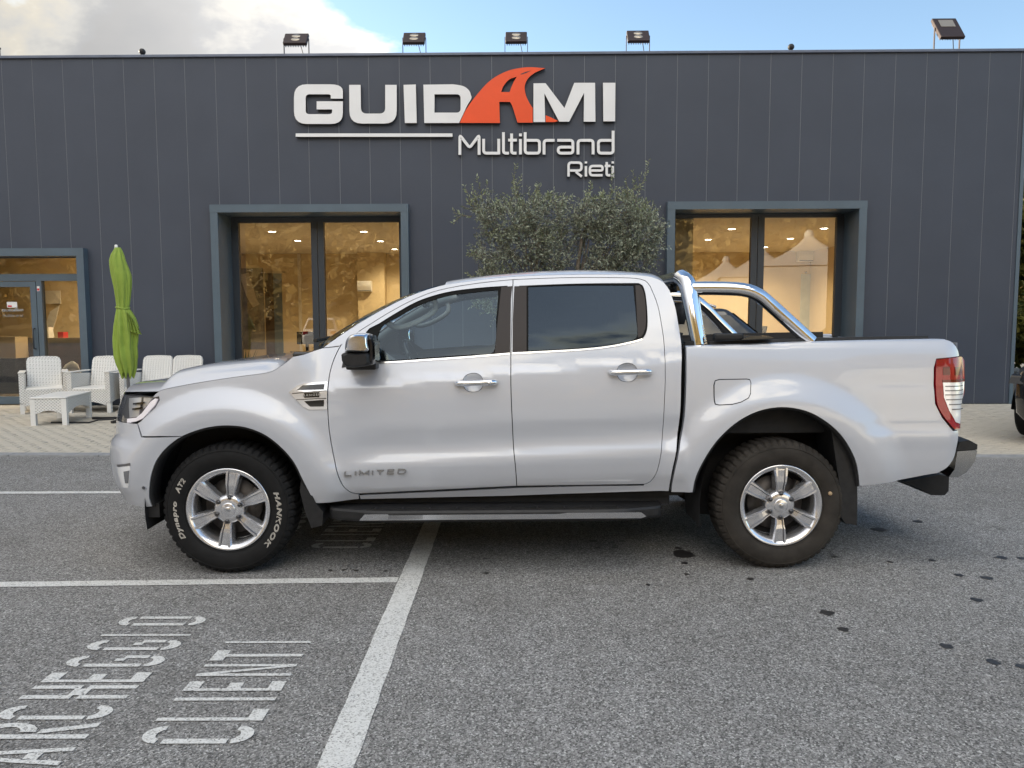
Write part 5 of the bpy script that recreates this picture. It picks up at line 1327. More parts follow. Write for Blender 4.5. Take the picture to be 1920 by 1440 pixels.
floodlight(777, 98, .37, .27, 'small floodlight on the roof edge above the letter D', 2)
floodlight(968, 97, .36, .27, 'small floodlight on the roof edge right above the orange letter', 2)
floodlight(1196, 96, .37, .28, 'small floodlight on the roof edge just past the last sign letter', 2)
floodlight(1775, 91, .40, .52, 'tall single lens floodlight at the right end of the roof', 1)
for u, v, lab in ((267, 101, 'small round roof camera above the parasol'), (1483, 94, 'small round roof camera above the right display window')):
    x, _ = wl(u, v, -.15); r = empty('roof_camera', bl(x, .15, ROOF_Z), w_ang); tag(r, lab, 'camera')
    q = MB(); q.lathe([(.045, 0), (.035, .01), (.02, .02), (.018, .06)], 14); q.build('mount', 'cable', r)
    q = MB(); q.lathe([(.0, -.055), (.03, -.046), (.05, -.02), (.055, 0), (.05, .022), (.03, .046), (0, .055)], 18, 'z', (0, 0, .105)); q.build('dome', 'cable', r)
x, _ = wl(0, 100, -.3); r = empty('roof_pole', bl(x - .02, .3, ROOF_Z - .02), w_ang); tag(r, 'short dark pole standing on the roof edge above the entrance', 'pole')
MB().tube([(0, 0, -.02), (0, 0, .24)], .025, 10).build('shaft', 'cable', r); MB().tube([(0, 0, .24), (0, 0, .262)], .035, 10).build('cap', 'cable', r)

# ---- showroom ceiling lamps (lit)
mat('lamp_ring', (.8, .8, .78), .4); mat('lamp_lit', (1, .95, .85), .5, emit=(1.0, .87, .66, 9.0))
def ceil_pt(u, v): d = ray(u, v); t = (CEIL - CAM_H) / d[2]; return CAM + d * t
lamps = [ceil_pt(*p) for p in [(510, 434), (558, 451), (682, 434), (713, 452), (740, 467), (1372, 429), (1328, 449), (1292, 465), (1545, 428), (1482, 447), (1434, 463)]]
extra = [bl(-8.2, 1.9, CEIL), bl(-8.2, 3.4, CEIL)]
_row = ['in the row nearest the glass', 'in the middle row', 'in the row farthest from the glass']
def _ll(row, win, end): return 'lit downlight %s, %s window, column nearer the %s' % (_row[row], win, end)
LAMP_LABELS = [_ll(0, 'left', 'entrance'), _ll(1, 'left', 'entrance'), _ll(0, 'left', 'olive trees'), _ll(1, 'left', 'olive trees'), _ll(2, 'left', 'olive trees')] + \
    [_ll(r_, 'right', 'olive trees') for r_ in range(3)] + [_ll(r_, 'right', 'building corner') for r_ in range(3)] + ['lit downlight just inside the glass entrance door', 'lit downlight above the wall logo behind the entrance door']
ring_me = MB().lathe([(.075, -.001), (.078, -.010), (.092, -.011), (.098, -.001)], 24).mesh('ring'); dif = MB(); dif.add([(.0745 * math.cos(k * math.pi / 10), .0745 * math.sin(k * math.pi / 10), -.004) for k in range(20)], [tuple(range(20))[::-1]]); dif_me = dif.mesh('diffuser', False)
ld = bpy.data.lights.new('downlight', 'SPOT'); ld.energy = 62; ld.color = (1.0, .80, .50); ld.spot_size = R(150); ld.spot_blend = .7; ld.shadow_soft_size = .07
for i, p in enumerate(lamps + extra):
    r = empty('ceiling_lamp', (p[0], p[1], CEIL)); tag(r, LAMP_LABELS[i], 'lamp', 'showroom ceiling downlights')
    link_mesh('ring', ring_me, 'lamp_ring', r); link_mesh('diffuser', dif_me, 'lamp_lit', r)
    lo = bpy.data.objects.new('bulb', ld); COL.objects.link(lo); lo.parent = r; lo.location = (0, 0, -.03)

# ---- inside things
mat('white_plastic', (.72, .70, .66), .4); mat('dark_wood', (.055, .030, .018), .45, noise=(6, .3, 5)); mat('beige_laminate', (.42, .33, .21), .5)
mat('poster', (.16, .145, .125), .5, noise=(2.2, .85, 8)); mat('poster_pale', (.5, .47, .42), .5, noise=(3, .3, 7)); mat('pot', (.03, .03, .03), .5); mat('leaf_indoor', (.05, .12, .03), .5)
mat('monitor', (.01, .01, .012), .25); mat('frost', (.42, .46, .42), .35, noise=(2, .15, 5))
def IB(u, v, yl): # pixel -> facade frame at depth yl inside
    return wl(u, v, -yl)
def aircon(u0, v0, u1, v1, yl, label):
    a = IB(u0, v1, yl); b = IB(u1, v0, yl); r = empty('air_conditioner', bl((a[0] + b[0]) / 2, yl, a[1]), w_ang); tag(r, label, 'air conditioner')
    w = (b[0] - a[0]) / 2; h = b[1] - a[1]
    q = MB(); q.prism(rounded([(0, h), (-.20, h, .05), (-.235, h * .55, .05), (-.17, .0, .05), (0, 0)], 4), -w, w, 'yz'); q.v = [(x, y, z) for x, y, z in q.v]; q.build('casing', 'white_plastic', r)
    MB().box((-w * .92, -.185, .012), (w * .92, -.09, .03)).build('air_flap', 'frame_grey', r)
aircon(673, 527, 698, 547, YB - .36, 'white air conditioner on the pilaster behind the left display window')
aircon(1493, 468, 1537, 491, YB, 'white air conditioner on the cream wall behind the right display window')
def wall_poster(u0, v0, u1, v1, m, label, nm='poster', cat='poster', yl=None, th=.02):
    yl = yl or YB; a = IB(u0, v1, yl); b = IB(u1, v0, yl); r = empty(nm, bl((a[0] + b[0]) / 2, yl, a[1]), w_ang); tag(r, label, cat); w = (b[0] - a[0]) / 2; h = b[1] - a[1]
    MB().box((-w, -th, 0), (w, -.002, h)).build('print', m, r); return r, w, h, th
r, w, h, th = wall_poster(450, 503, 493, 655, 'poster', 'large dark mountain poster on the wall behind the left display window')
q = MB(); q.prism([(-w * .8, h * .92), (-w * .1, h * .95), (w * .45, h * .62), (w * .7, h * .56), (w * .15, h * .52), (-w * .35, h * .66)], -th - .002, -th); q.build('snow_patch', 'poster_pale', r)
# inner doorway of the showroom wall
a = IB(500, 660, YB); b = IB(528, 512, YB)
dr = empty('inner_doorway', bl((a[0] + b[0]) / 2, YB, .02), w_ang); tag(dr, 'dark open doorway in the cream wall behind the left display window', 'door')
w = (b[0] - a[0]) / 2; MB().box((-w, -.012, 0), (w * .05, -.003, b[1] - .02)).build('opening', 'dark_wood', dr); MB().box((w * .05, -.03, 0), (w, -.003, b[1] - .03)).build('door_leaf', 'frame_grey', dr); MB().box((-w - .04, -.035, b[1] - .02), (w + .1, -.003, b[1] + .02)).build('lintel', 'beige_laminate', dr)  # opening is a dark panel, the gloom beyond put into its colour
r, w, h, th = wall_poster(1498.5, 514, 1540, 640, 'frost', 'pale glass panel hung by two studs on the cream wall', 'glass_panel', 'panel')
MB().box((0, -th - .004, .02), (w * .96, -th - .001, h * .98)).build('printed_half', 'poster', r)
for s in (-.55, .45): MB().box((s * w - .02, -.04, h + .03), (s * w + .02, -.002, h + .07)).build('stud', 'monitor', r)
# desk with monitor, plant
p = IB(578, 655, 3.0); r = empty('office_desk', bl(p[0] + .3, 3.3, .02), w_ang); tag(r, 'showroom desk with black monitor behind the left display window', 'desk')
MB().box((-.9, -.4, .70), (.9, .4, .74), .006).build('desk_top', 'beige_laminate', r)
for x in (-.85, .85): MB().box((x - .03, -.36, 0), (x + .03, .36, .70)).build('leg', 'frame_grey', r)
MB().box((-.62, -.02, .95), (-.18, .02, 1.22), .006).build('monitor', 'monitor', r); MB().box((-.43, -.03, .74), (-.37, .03, .95)).build('monitor_stand', 'monitor', r); MB().box((-.72, -.2, .74), (-.32, -.06, .80)).build('printer', 'monitor', r)
def pot_plant(x, y, label, h=.8):
    r = empty('potted_plant', bl(x, y, .02), w_ang); tag(r, label, 'plant'); q = MB(); q.lathe([(0, 0), (.14, 0), (.19, .36), (.17, .36), (.16, .32), (0, .32)], 20); q.build('pot', 'pot', r)
    rnd = random.Random(5); q = MB()
    for i in range(46):
        a = rnd.uniform(0, 6.28); el = rnd.uniform(.5, 1.4); L_ = rnd.uniform(.3, h); d = np.array([math.cos(a) * math.cos(el), math.sin(a) * math.cos(el), math.sin(el)]); s_ = np.array([-math.sin(a), math.cos(a), 0]) * .022
        b = np.array([0, 0, .32]); q.add([b, b + d * L_ * .5 + s_, b + d * L_ + np.array([0, 0, -.08 * L_]), b + d * L_ * .5 - s_], [(0, 1, 2, 3)])
    q.build('leaves', 'leaf_indoor', r, fix=False)
p = IB(458, 650, 1.3); pot_plant(p[0], 1.3, 'potted green plant behind the left display window')
# reception behind the entrance
p0, p1 = IB(30, 634, 2.6), IB(150, 634, 2.6); r = empty('reception_counter', bl(p0[0], 2.6, .02), w_ang); tag(r, 'dark wooden reception counter behind the entrance glazing', 'counter')
MB().box((-.1, 0, 0), (p1[0] - p0[0] + .3, .5, p0[1] - .06)).build('front', 'dark_wood', r); MB().box((-.14, -.04, p0[1] - .06), (p1[0] - p0[0] + .34, .54, p0[1] - .02)).build('worktop', 'dark_wood', r)
for k, (xx, ww, hh) in enumerate(((.25, .10, .16), (.52, .07, .22), (.78, .12, .12))): MB().box((xx, .15, p0[1] - .02), (xx + ww, .32, p0[1] - .02 + hh)).build('desk_item', ('monitor', 'white_plastic', 'sticker_red')[k], r)
p0, p1 = IB(-30, 632, 2.1), IB(30, 672, 2.1); r = empty('reception_desk', bl(p0[0], 2.1, .02), w_ang); tag(r, 'beige reception desk behind the glass entrance door', 'desk')
MB().box((0, 0, p1[1] - .02), (p1[0] - p0[0], .4, p0[1] - .02)).build('panel', 'beige_laminate', r); MB().box((.05, .05, 0), (p1[0] - p0[0] - .05, .35, p1[1] - .02)).build('plinth', 'monitor', r)
a = IB(86, 632, 4.18); b = IB(140, 545, 4.18); r = empty('wall_logo', bl(a[0], 4.18, a[1]), w_ang); tag(r, 'large pale curved logo shape on the wall behind the entrance', 'logo'); W_ = b[0] - a[0]; H_ = b[1] - a[1]
MB().prism([(0, 0), (.05 * W_, .3 * H_), (.2 * W_, .55 * H_), (.5 * W_, .68 * H_), (.38 * W_, .4 * H_), (.25 * W_, .15 * H_), (.28 * W_, 0)], -.03, -.002).build('swoosh', 'white_plastic', r)
MB().box((0, -.03, .72 * H_), (W_ * .55, -.002, H_)).build('name_panel', 'white_plastic', r)
p = IB(128, 700, .9); r = empty('cloth_bundle', bl(p[0], .9, .02), w_ang); tag(r, 'white cloth cover bundled upright behind the entrance sidelight', 'cover'); rnd = random.Random(2)
V = []; n = 16; hs = [(0, .16), (.2, .2), (.4, .19), (.55, .15), (.66, .10), (.72, .02)]
for z, rr in hs: V += [((rr * (1 + .22 * math.sin(5 * 2 * math.pi * k / n + z * 5))) * math.cos(2 * math.pi * k / n) + z * .12, rr * .7 * math.sin(2 * math.pi * k / n), z) for k in range(n)]
q = MB(); q.add(V, [(i * n + k, i * n + (k + 1) % n, (i + 1) * n + (k + 1) % n, (i + 1) * n + k) for i in range(len(hs) - 1) for k in range(n)], True); q.build('cloth', 'white_plastic', r)
# red motorcycle
mat('bike_red', (.45, .02, .02), .2, coat=1.0); mat('bike_metal', (.3, .3, .3), .3, metal=1.0)
def motorcycle(x, y):
    r = empty('motorcycle', bl(x, y, .02), w_ang + R(18)); tag(r, 'red motorcycle standing inside the right display window', 'motorcycle')
    for xx in (-.70, .70):
        w = empty('wheel', (xx, 0, .31), 0, r); MB().tube([(.27 * math.cos(t), 0, .27 * math.sin(t)) for t in np.linspace(0, 2 * math.pi, 28, endpoint=False)], .055, 10, closed=True).build('tyre', 'rubber', w); q = MB()
        for k in range(5): a = k * 1.2566; q.tube([(0, 0, 0), (.24 * math.cos(a), 0, .24 * math.sin(a))], .014, 6)
        q.build('rim', 'bike_metal', w)
    q = MB(); q.tube([(-.70, -.09, .31), (-.48, -.07, .85), (-.42, -.07, 1.0)], .025, 8); q.build('fork', 'bike_metal', r); q = MB(); q.tube([(-.70, .09, .31), (-.48, .07, .85), (-.42, .07, 1.0)], .025, 8); q.build('fork', 'bike_metal', r)
    MB().prism(rounded([(-.45, .95), (-.1, 1.02, .08), (.08, .85, .05), (-.05, .72), (-.40, .72)], 4), -.15, .15).build('tank', 'bike_red', r)
    MB().prism(rounded([(-.72, .98), (-.52, 1.10, .05), (-.42, .92), (-.36, .60), (-.62, .68, .05)], 4), -.16, .16).build('fairing', 'bike_red', r)
    MB().prism(rounded([(.02, .86), (.35, .84, .05), (.75, .98, .05), (.72, .90), (.3, .74, .05), (.05, .75)], 4), -.13, .13).build('seat', 'monitor', r)
    MB().box((-.25, -.16, .32), (.22, .16, .70), .04).build('engine', 'bike_metal', r); MB().tube([(.1, .1, .5), (.7, 0, .31)], .03, 8).build('swing_arm', 'bike_metal', r)
    MB().tube([(-.36, -.36, 1.12), (-.42, -.2, 1.10), (-.44, 0, 1.06), (-.42, .2, 1.10), (-.36, .36, 1.12)], .017, 8).build('handlebar', 'monitor', r); MB().box((-.74, -.08, .82), (-.70, .08, .92), .01).build('headlight', 'lamp_silver', r)
    q = MB(); q.prism([(-.60, 1.10), (-.48, 1.32), (-.45, 1.31), (-.5, 1.08)], -.12, .12); q.build('wind_shield', 'monitor', r)
p = IB(1468, 625, 2.4); motorcycle(p[0], 2.4)

# ================================================================== terrace furniture
def rattan():
    m = bpy.data.materials.new('rattan'); m.use_nodes = True; MATS['rattan'] = m
    nt = m.node_tree; N = nt.nodes; L = nt.links; b = N['Principled BSDF']; tc = N.new('ShaderNodeTexCoord'); sp = N.new('ShaderNodeSeparateXYZ'); L.new(tc.outputs['Object'], sp.inputs[0])
    def mth(op, a, b_=None):
        n = N.new('ShaderNodeMath'); n.operation = op
        for i, v in enumerate((a, b_)):
            if v is None: continue
            if isinstance(v, (int, float)): n.inputs[i].default_value = v
            else: L.new(v, n.inputs[i])
        return n.outputs[0]
    hx = mth('SINE', mth('MULTIPLY', mth('ADD', sp.outputs['X'], sp.outputs['Y']), 140.0)); hz = mth('SINE', mth('MULTIPLY', sp.outputs['Z'], 150.0))
    h = mth('MULTIPLY', hx, hz); hh = mth('MULTIPLY_ADD', h, .5); nt.nodes[-1].inputs[2].default_value = .5
    r = N.new('ShaderNodeValToRGB'); L.new(hh, r.inputs[0]); r.color_ramp.elements[0].position = .05; r.color_ramp.elements[0].color = (.40, .39, .37, 1); r.color_ramp.elements[1].position = .55; r.color_ramp.elements[1].color = (.74, .73, .70, 1)  # gaps of the weave darkened in the colour, as the shade inside them
    L.new(r.outputs[0], b.inputs['Base Color']); b.inputs['Roughness'].default_value = .5
    bp = N.new('ShaderNodeBump'); L.new(hh, bp.inputs['Height']); bp.inputs['Strength'].default_value = .8; bp.inputs['Distance'].default_value = .006; L.new(bp.outputs[0], b.inputs['Normal'])
rattan(); mat('resin', (.74, .73, .70), .45, noise=(4, .05, 4))
def arch_board(w, z0, z1, rise):
    return [(-w / 2, z0)] + [(-w / 2 + w * k / 10, z0 + rise * math.sin(math.pi * k / 10)) for k in range(1, 10)] + [(w / 2, z0), (w / 2, z1), (-w / 2, z1)]
def armchair(name, loc, face, label, cat, seats=1):
    """face = heading the sitter looks towards; built looking along -y"""
    r = empty(name, loc, math.atan2(face[1], face[0]) + math.pi / 2); tag(r, label, cat, 'white woven terrace furniture')
    sw = .50 * seats; W_ = sw + .17; D = .62
    for sx in (-1, 1):
        for sy in (-1, 1): MB().box((sx * (W_ / 2 - .03) - .03, sy * (D / 2 - .03) - .03, 0), (sx * (W_ / 2 - .03) + .03, sy * (D / 2 - .03) + .03, .18)).build('leg', 'resin', r)
    MB().prism(arch_board(W_ - .14, .12, .38, .06), -D / 2, -D / 2 + .03).build('apron', 'rattan', r)
    for sx in (-1, 1):
        a = r; q = MB(); x0 = sx * W_ / 2; x1 = sx * (W_ / 2 - .075)
        prof = [(-D / 2, .15)] + [(-D / 2 + D * k / 10, .15 + .05 * math.sin(math.pi * k / 10)) for k in range(1, 10)] + [(D / 2, .15), (D / 2, .60), (-D / 2, .64)]
        q.prism(prof, min(x0, x1), max(x0, x1), 'yz'); q.build('arm', 'rattan', r)
        MB().box((min(x0, x1) - .008, -D / 2 - .012, .64), (max(x0, x1) + .008, D / 2, .658), .006).build('arm_rest', 'resin', r)
    MB().box((-W_ / 2 + .08, -D / 2 + .012, .37), (W_ / 2 - .08, D / 2 - .06, .40), .01).build('seat', 'resin', r)
    for k in range(seats):
        cx = (-sw / 2 + .25 + .5 * k) if seats > 1 else 0; q = MB(); hw = .245
        vs = []; fr = [(-hw, .36), (hw, .36), (hw, .80), (hw - .02, .85), (hw - .06, .872), (0, .88), (-hw + .06, .872), (-hw + .02, .85), (-hw, .80)]
        q.prism(fr, D / 2 - .075, D / 2 - .04)
        q.v = [(cx + x, y + (z - .36) * .26, z) for x, y, z in q.v]; bk = q.build('backrest', 'rattan', r)
        # upright ribs that stand proud of the back
        for j in range(11):
            xx = -hw + .03 + j * (2 * hw - .06) / 10; q = MB(); q.box((xx - .011, D / 2 - .083, .40), (xx + .011, D / 2 - .0755, .835)); q.v = [(cx + x, y + (z - .36) * .26, z) for x, y, z in q.v]; q.build('rib', 'resin', bk)
    return r
PZv = PAV_Z
c1 = gnd(86, 771, PZv); armchair('armchair', (c1[0], c1[1], PZv), (.50, -.86), 'white woven armchair in front of the glass entrance', 'armchair')
c2 = gnd(186, 770, PZv); armchair('armchair', (c2[0], c2[1], PZv), (.04, -1), 'white woven armchair between the entrance and the green parasol', 'armchair')
sx_ = (312 - 960) / F_PX * 12.65; armchair('sofa', (sx_, 12.55, PZv), (.02, -1), 'white woven two seat sofa behind the bonnet of the pickup', 'sofa', 2)
t0 = gnd(118, 790, PZv); tb_ = empty('coffee_table', (t0[0], t0[1], PZv), R(9)); tag(tb_, 'low white woven coffee table on the pale paving', 'table', 'white woven terrace furniture')
tw, tl_ = .47, .92
for sx in (-1, 1):
    for sy in (-1, 1): MB().box((sx * (tw / 2 - .032) - .032, sy * (tl_ / 2 - .032) - .032, 0), (sx * (tw / 2 - .032) + .032, sy * (tl_ / 2 - .032) + .032, .372)).build('leg', 'resin', tb_)
for sy in (-1, 1): MB().prism(arch_board(tw - .13, .16, .375, .05), sy * tl_ / 2 - sy * .004, sy * (tl_ / 2 - .03)).build('apron', 'rattan', tb_)
for sx in (-1, 1): MB().prism([(y, z) for y, z in arch_board(tl_ - .13, .16, .375, .07)], sx * tw / 2 - sx * .004, sx * (tw / 2 - .03), 'yz').build('apron', 'rattan', tb_)
MB().box((-tw / 2 - .006, -tl_ / 2 - .006, .376), (tw / 2 + .006, tl_ / 2 + .006, .398), .006).build('table_top', 'resin', tb_)

# ---- green parasol, furled
mat('canopy_green', (.235, .335, .042), .75, noise=(5, .12, 5), bump=(260, .15, .002), sheen=.2); mat('pole_grey', (.20, .20, .21), .35, metal=.7)
def parasol():
    Yp = 11.35; K = Yp / F_PX
    def zz(v): return at_y(222, v, Yp)[2]
    def xx(u, v): return at_y(u, v, Yp)[0]
    base = gnd(238, 790, PZv); x_pole = xx(240.5, 720)
    r = empty('parasol', (x_pole, Yp, PZv), 0); tag(r, 'furled lime green parasol tied with a band beside the white armchairs', 'parasol')
    rows = [(838, 880, 55), (826, 892, 75), (806, 908, 110), (797, 920, 150), (803, 938, 200), (812, 955, 250), (822, 960, 300), (833, 958, 350), (842, 952, 420), (848, 946, 470), (851, 941, 497), (846, 960, 520), (838, 992, 570), (828, 1012, 630), (823, 1012, 700), (822, 1006, 770), (824, 1012, 830), (838, 1008, 880), (862, 1000, 930), (878, 985, 965)]
    n = 84; V = []; rnd = random.Random(4); nr = len(rows); prev = None
    P_ = []
    for l, rr_, y in rows: P_.append((450 + y / 3.893, l / 3.893, rr_ / 3.893))
    fine = []
    for i in range(len(P_) - 1):
        for k in range(4): t = k / 4; fine.append(tuple(a + (b - a) * t for a, b in zip(P_[i], P_[i + 1])))
    fine.append(P_[-1])
    z_top, z_bot = zz(fine[0][0]), zz(fine[-1][0])
    for v, ul, ur in fine:
        z = zz(v); xl, xr = xx(ul, v), xx(ur, v); cx = (xl + xr) / 2 - x_pole; hw = (xr - xl) / 2; tdn = (z_top - z) / (z_top - z_bot)
        tie = math.exp(-((v - 577.6) / 7) ** 2)
        for k in range(n):
            th = 2 * math.pi * k / n; amp = (.10 + .16 * tdn) * (1 - .55 * tie)
            f = 1 - amp + amp * (math.sin(8 * th + 2.2 * math.sin(tdn * 4) + 1.3) * .6 + .4 * math.sin(13 * th - 5 * tdn + 2.0 * math.sin(3 * th)))
            if tdn > .97: pass
            V.append((cx + hw * f * math.cos(th), hw * .85 * f * math.sin(th), z - PZv - .05 * (tdn ** 6) * (1 + math.sin(8 * th + 1))))
    q = MB(); m = len(fine); q.add(V, [(i * n + k, i * n + (k + 1) % n, (i + 1) * n + (k + 1) % n, (i + 1) * n + k) for i in range(m - 1) for k in range(n)], True); q.add(V[:n], [tuple(range(n))]); cn = q.build('canopy', 'canopy_green', r)
    # frill of spare cloth hanging out at the right of the tie
    q = MB(); V = []; cols, rws = 15, 7
    for j in range(rws):
        for i in range(cols):
            s_ = i / (cols - 1); t = j / (rws - 1); u = 236 + 26 * s_ * (.55 + .45 * t) + 4 * t; v = 583 + 4 * s_ + 38 * t * (1 - .25 * s_) + 12 * s_
            p = at_y(u, v, Yp - .05 - .045 * math.sin(i * 1.7 + j * .3) - .05 * (1 - s_)); V.append((p[0] - x_pole, p[1] - Yp, p[2] - PZv))
    q.add(V, [(j * cols + i, j * cols + i + 1, (j + 1) * cols + i + 1, (j + 1) * cols + i) for j in range(rws - 1) for i in range(cols - 1)], True); q.build('loose_fold', 'canopy_green', r)
    vb = 577.6; q = MB(); cxb = (xx(851 / 3.893, vb) + xx(941 / 3.893, vb)) / 2 - x_pole; hwb = (xx(941 / 3.893, vb) - xx(851 / 3.893, vb)) / 2
    q.tube([(cxb + hwb * 1.02 * math.cos(t), hwb * .87 * math.sin(t), zz(vb) - PZv + .012 * math.sin(t * 2)) for t in np.linspace(0, 2 * math.pi, 30, endpoint=False)], .012, 8, closed=True); q.build('tie_band', 'canopy_green', r)
    MB().tube([(0, 0, .03), (0, 0, z_bot - PZv + .5)], .024, 12).build('pole', 'pole_grey', r)
    ct = (xx(848 / 3.893, 462) - x_pole); q = MB(); q.lathe([(0, .035), (.018, .03), (.024, .012), (.022, 0), (.03, -.03)], 14, 'z', (ct, 0, zz(463) - PZv)); q.build('finial', 'lamp_ring', r)
    MB().box((-.04, -.05, .98 - .12), (.05, .05, .98), .01).build('crank', 'cable', r)
    for a in (0, 1): q = MB().box((-.55 if a == 0 else -.025, -.025 if a == 0 else -.5, 0.001 + a * .003), (.5 if a == 0 else .025, .025 if a == 0 else .5, .032 + a * .003)); q.build('base_bar', 'cable', r)
    MB().tube([(-.9, -.45, .012), (-.35, -.47, .012), (-.25, -.40, .04), (-.05, -.36, .045)], .012, 8).build('base_rod', 'cable', r)
    q = MB(); q.lathe([(.05, .03), (.05, .12), (.032, .14), (.03, .30)], 16); q.build('base_socket', 'cable', r)
parasol()

# ================================================================== olive trees
mat('olive_bark', (.16, .135, .105), .9, noise=(14, .35, 6), bump=(30, .6, .02))
def leaf_mat(name, a, b, tr=.25):
    m = bpy.data.materials.new(name); m.use_nodes = True; MATS[name] = m; nt = m.node_tree; N = nt.nodes; L = nt.links; bs = N['Principled BSDF']
    gi = N.new('ShaderNodeNewGeometry'); r = N.new('ShaderNodeValToRGB'); L.new(gi.outputs['Random Per Island'], r.inputs[0]); r.color_ramp.elements[0].color = (*a, 1); r.color_ramp.elements[1].color = (*b, 1)
    L.new(r.outputs[0], bs.inputs['Base Color']); bs.inputs['Roughness'].default_value = .55
    t = N.new('ShaderNodeBsdfTranslucent'); L.new(r.outputs[0], t.inputs[0]); mx = N.new('ShaderNodeMixShader'); mx.inputs[0].default_value = tr
    L.new(bs.outputs[0], mx.inputs[1]); L.new(t.outputs[0], mx.inputs[2]); L.new(mx.outputs[0], N['Material Output'].inputs['Surface'])
leaf_mat('olive_leaf', (.12, .148, .10), (.48, .52, .40)); leaf_mat('olive_young', (.22, .26, .13), (.40, .44, .28)); leaf_mat('hill_leaf', (.17, .115, .035), (.50, .36, .13), .3); leaf_mat('green_leaf', (.05, .075, .02), (.24, .22, .05), .4)
mat('pot_terracotta', (.30, .15, .09), .8, noise=(6, .2, 5))
def olive(name, u_c, Y, lobes, shoots, trunk_px, label, seed, nt_=1500):
    rnd = np.random.RandomState(seed); x0 = (trunk_px[0][0] - 960) / F_PX * Y
    r = empty(name, (x0, Y, PZv), 0); tag(r, label, 'olive tree', 'olive trees along the facade')
    def W3(u, v, dy=0.0): p = at_y(u, v, Y + dy); return np.array([p[0] - x0, p[1] - Y, p[2] - PZv])
    q = MB(); q.lathe([(0, 0), (.24, 0), (.33, .48), (.36, .50), (.36, .55), (.31, .55), (.30, .50), (0, .50)], 28); q.build('planter', 'pot_terracotta', r)
    tp = [np.array([0, 0, .45])] + [W3(u, v) for u, v in trunk_px]
    c = catmull(tp, .08); n = len(c); q = MB(); q.tube([tuple(p) for p in c], [.045 - .025 * i / n for i in range(n)], 12); q.build('trunk', 'olive_bark', r)
    top = c[-1]; leaves = []; yl = []; tw = MB()
    def twig(p, d, L_, young, fat=1.0):
        pts = [p]; k = max(3, int(L_ / .045)); d = d / np.linalg.norm(d)
        for i in range(k): d = d + rnd.normal(0, .10, 3) + np.array([0, 0, .03 if not young else .06]); d /= np.linalg.norm(d); pts.append(pts[-1] + d * L_ / k)
        tw.tube([tuple(pp) for pp in pts], [.0045 * fat * (1 - .7 * i / k) for i in range(k + 1)], 4, cap=False)
        nl = int(L_ / .019)
        for i in range(nl):
            t = (i + .5) / nl * k; j = min(k - 1, int(t)); pp = pts[j] + (pts[j + 1] - pts[j]) * (t - j); ax = pts[j + 1] - pts[j]; ax /= np.linalg.norm(ax)
            sd = np.cross(ax, rnd.normal(0, 1, 3)); sd /= np.linalg.norm(sd) + 1e-9
            ld = ax * rnd.uniform(.35, .8) + sd * rnd.uniform(.6, 1.0); ld /= np.linalg.norm(ld); Ln = rnd.uniform(.040, .066); wd = rnd.uniform(.0068, .0105) * (1.15 if young else 1)
            nn = np.cross(ld, rnd.normal(0, 1, 3)); nn /= np.linalg.norm(nn) + 1e-9
            (yl if young else leaves).append((pp, pp + ld * Ln * .5 + nn * wd, pp + ld * Ln, pp + ld * Ln * .5 - nn * wd))
    lob = [(W3(u, v, dy), np.array([ru, ry, rv])) for u, v, ru, rv, ry, dy in lobes]; vol = np.array([b[1].prod() for b in lob]); vol = vol / vol.sum()
    for cc, rad in lob:       # limbs
        a = c[int(n * .55)]; q = MB(); m_ = (a + cc) / 2 + rnd.normal(0, .05, 3); q.tube([tuple(p) for p in catmull([c[int(n * .4)], a, m_, cc + rad * np.array([0, 0, .3])], .08)], [max(.006, .018 - .012 * i / 20) for i in range(len(catmull([c[int(n * .4)], a, m_, cc], .08)) + 40)][:len(catmull([c[int(n * .4)], a, m_, cc + rad * np.array([0, 0, .3])], .08))], 8); q.build('limb', 'olive_bark', r)
    for _ in range(nt_):
        k = rnd.choice(len(lob), p=vol); cc, rad = lob[k]; d = rnd.normal(0, 1, 3); d /= np.linalg.norm(d); rr = rnd.uniform(.35, 1.0) ** .55
        p = cc + d * rad * rr; out = d * .7 + rnd.normal(0, .45, 3) + np.array([0, 0, .25]); twig(p - out / np.linalg.norm(out) * .10, out, rnd.uniform(.12, .27), d[2] > .45 and rr > .85 and rnd.rand() < .5)
    for (u, v, u2, v2) in shoots:
        a = W3(u, v, -.05); b = W3(u2, v2, -.08); twig(a, b - a, np.linalg.norm(b - a), True, 1.3)
        for k in range(3): t = rnd.uniform(.15, .6); d = (b - a) / np.linalg.norm(b - a) + rnd.normal(0, .6, 3); twig(a + (b - a) * t, d, rnd.uniform(.08, .16), True)
    for nm, ls, mm in (('crown', leaves, 'olive_leaf'), ('young_leaves', yl, 'olive_young')):
        A = np.array(ls).reshape(-1, 3); q = bpy.data.meshes.new(nm); nf = len(ls); q.from_pydata([tuple(p) for p in A], [], [(4 * i, 4 * i + 1, 4 * i + 2, 4 * i + 3) for i in range(nf)]); link_mesh(nm, q, mm, r)
    tw.build('twigs', 'olive_bark', r, fix=False)
K = 11.6 / F_PX
def lb(u, v, ru, rv, ry=None, dy=0.0): return (u, v, ru * K, rv * K, (ry or .5), dy)
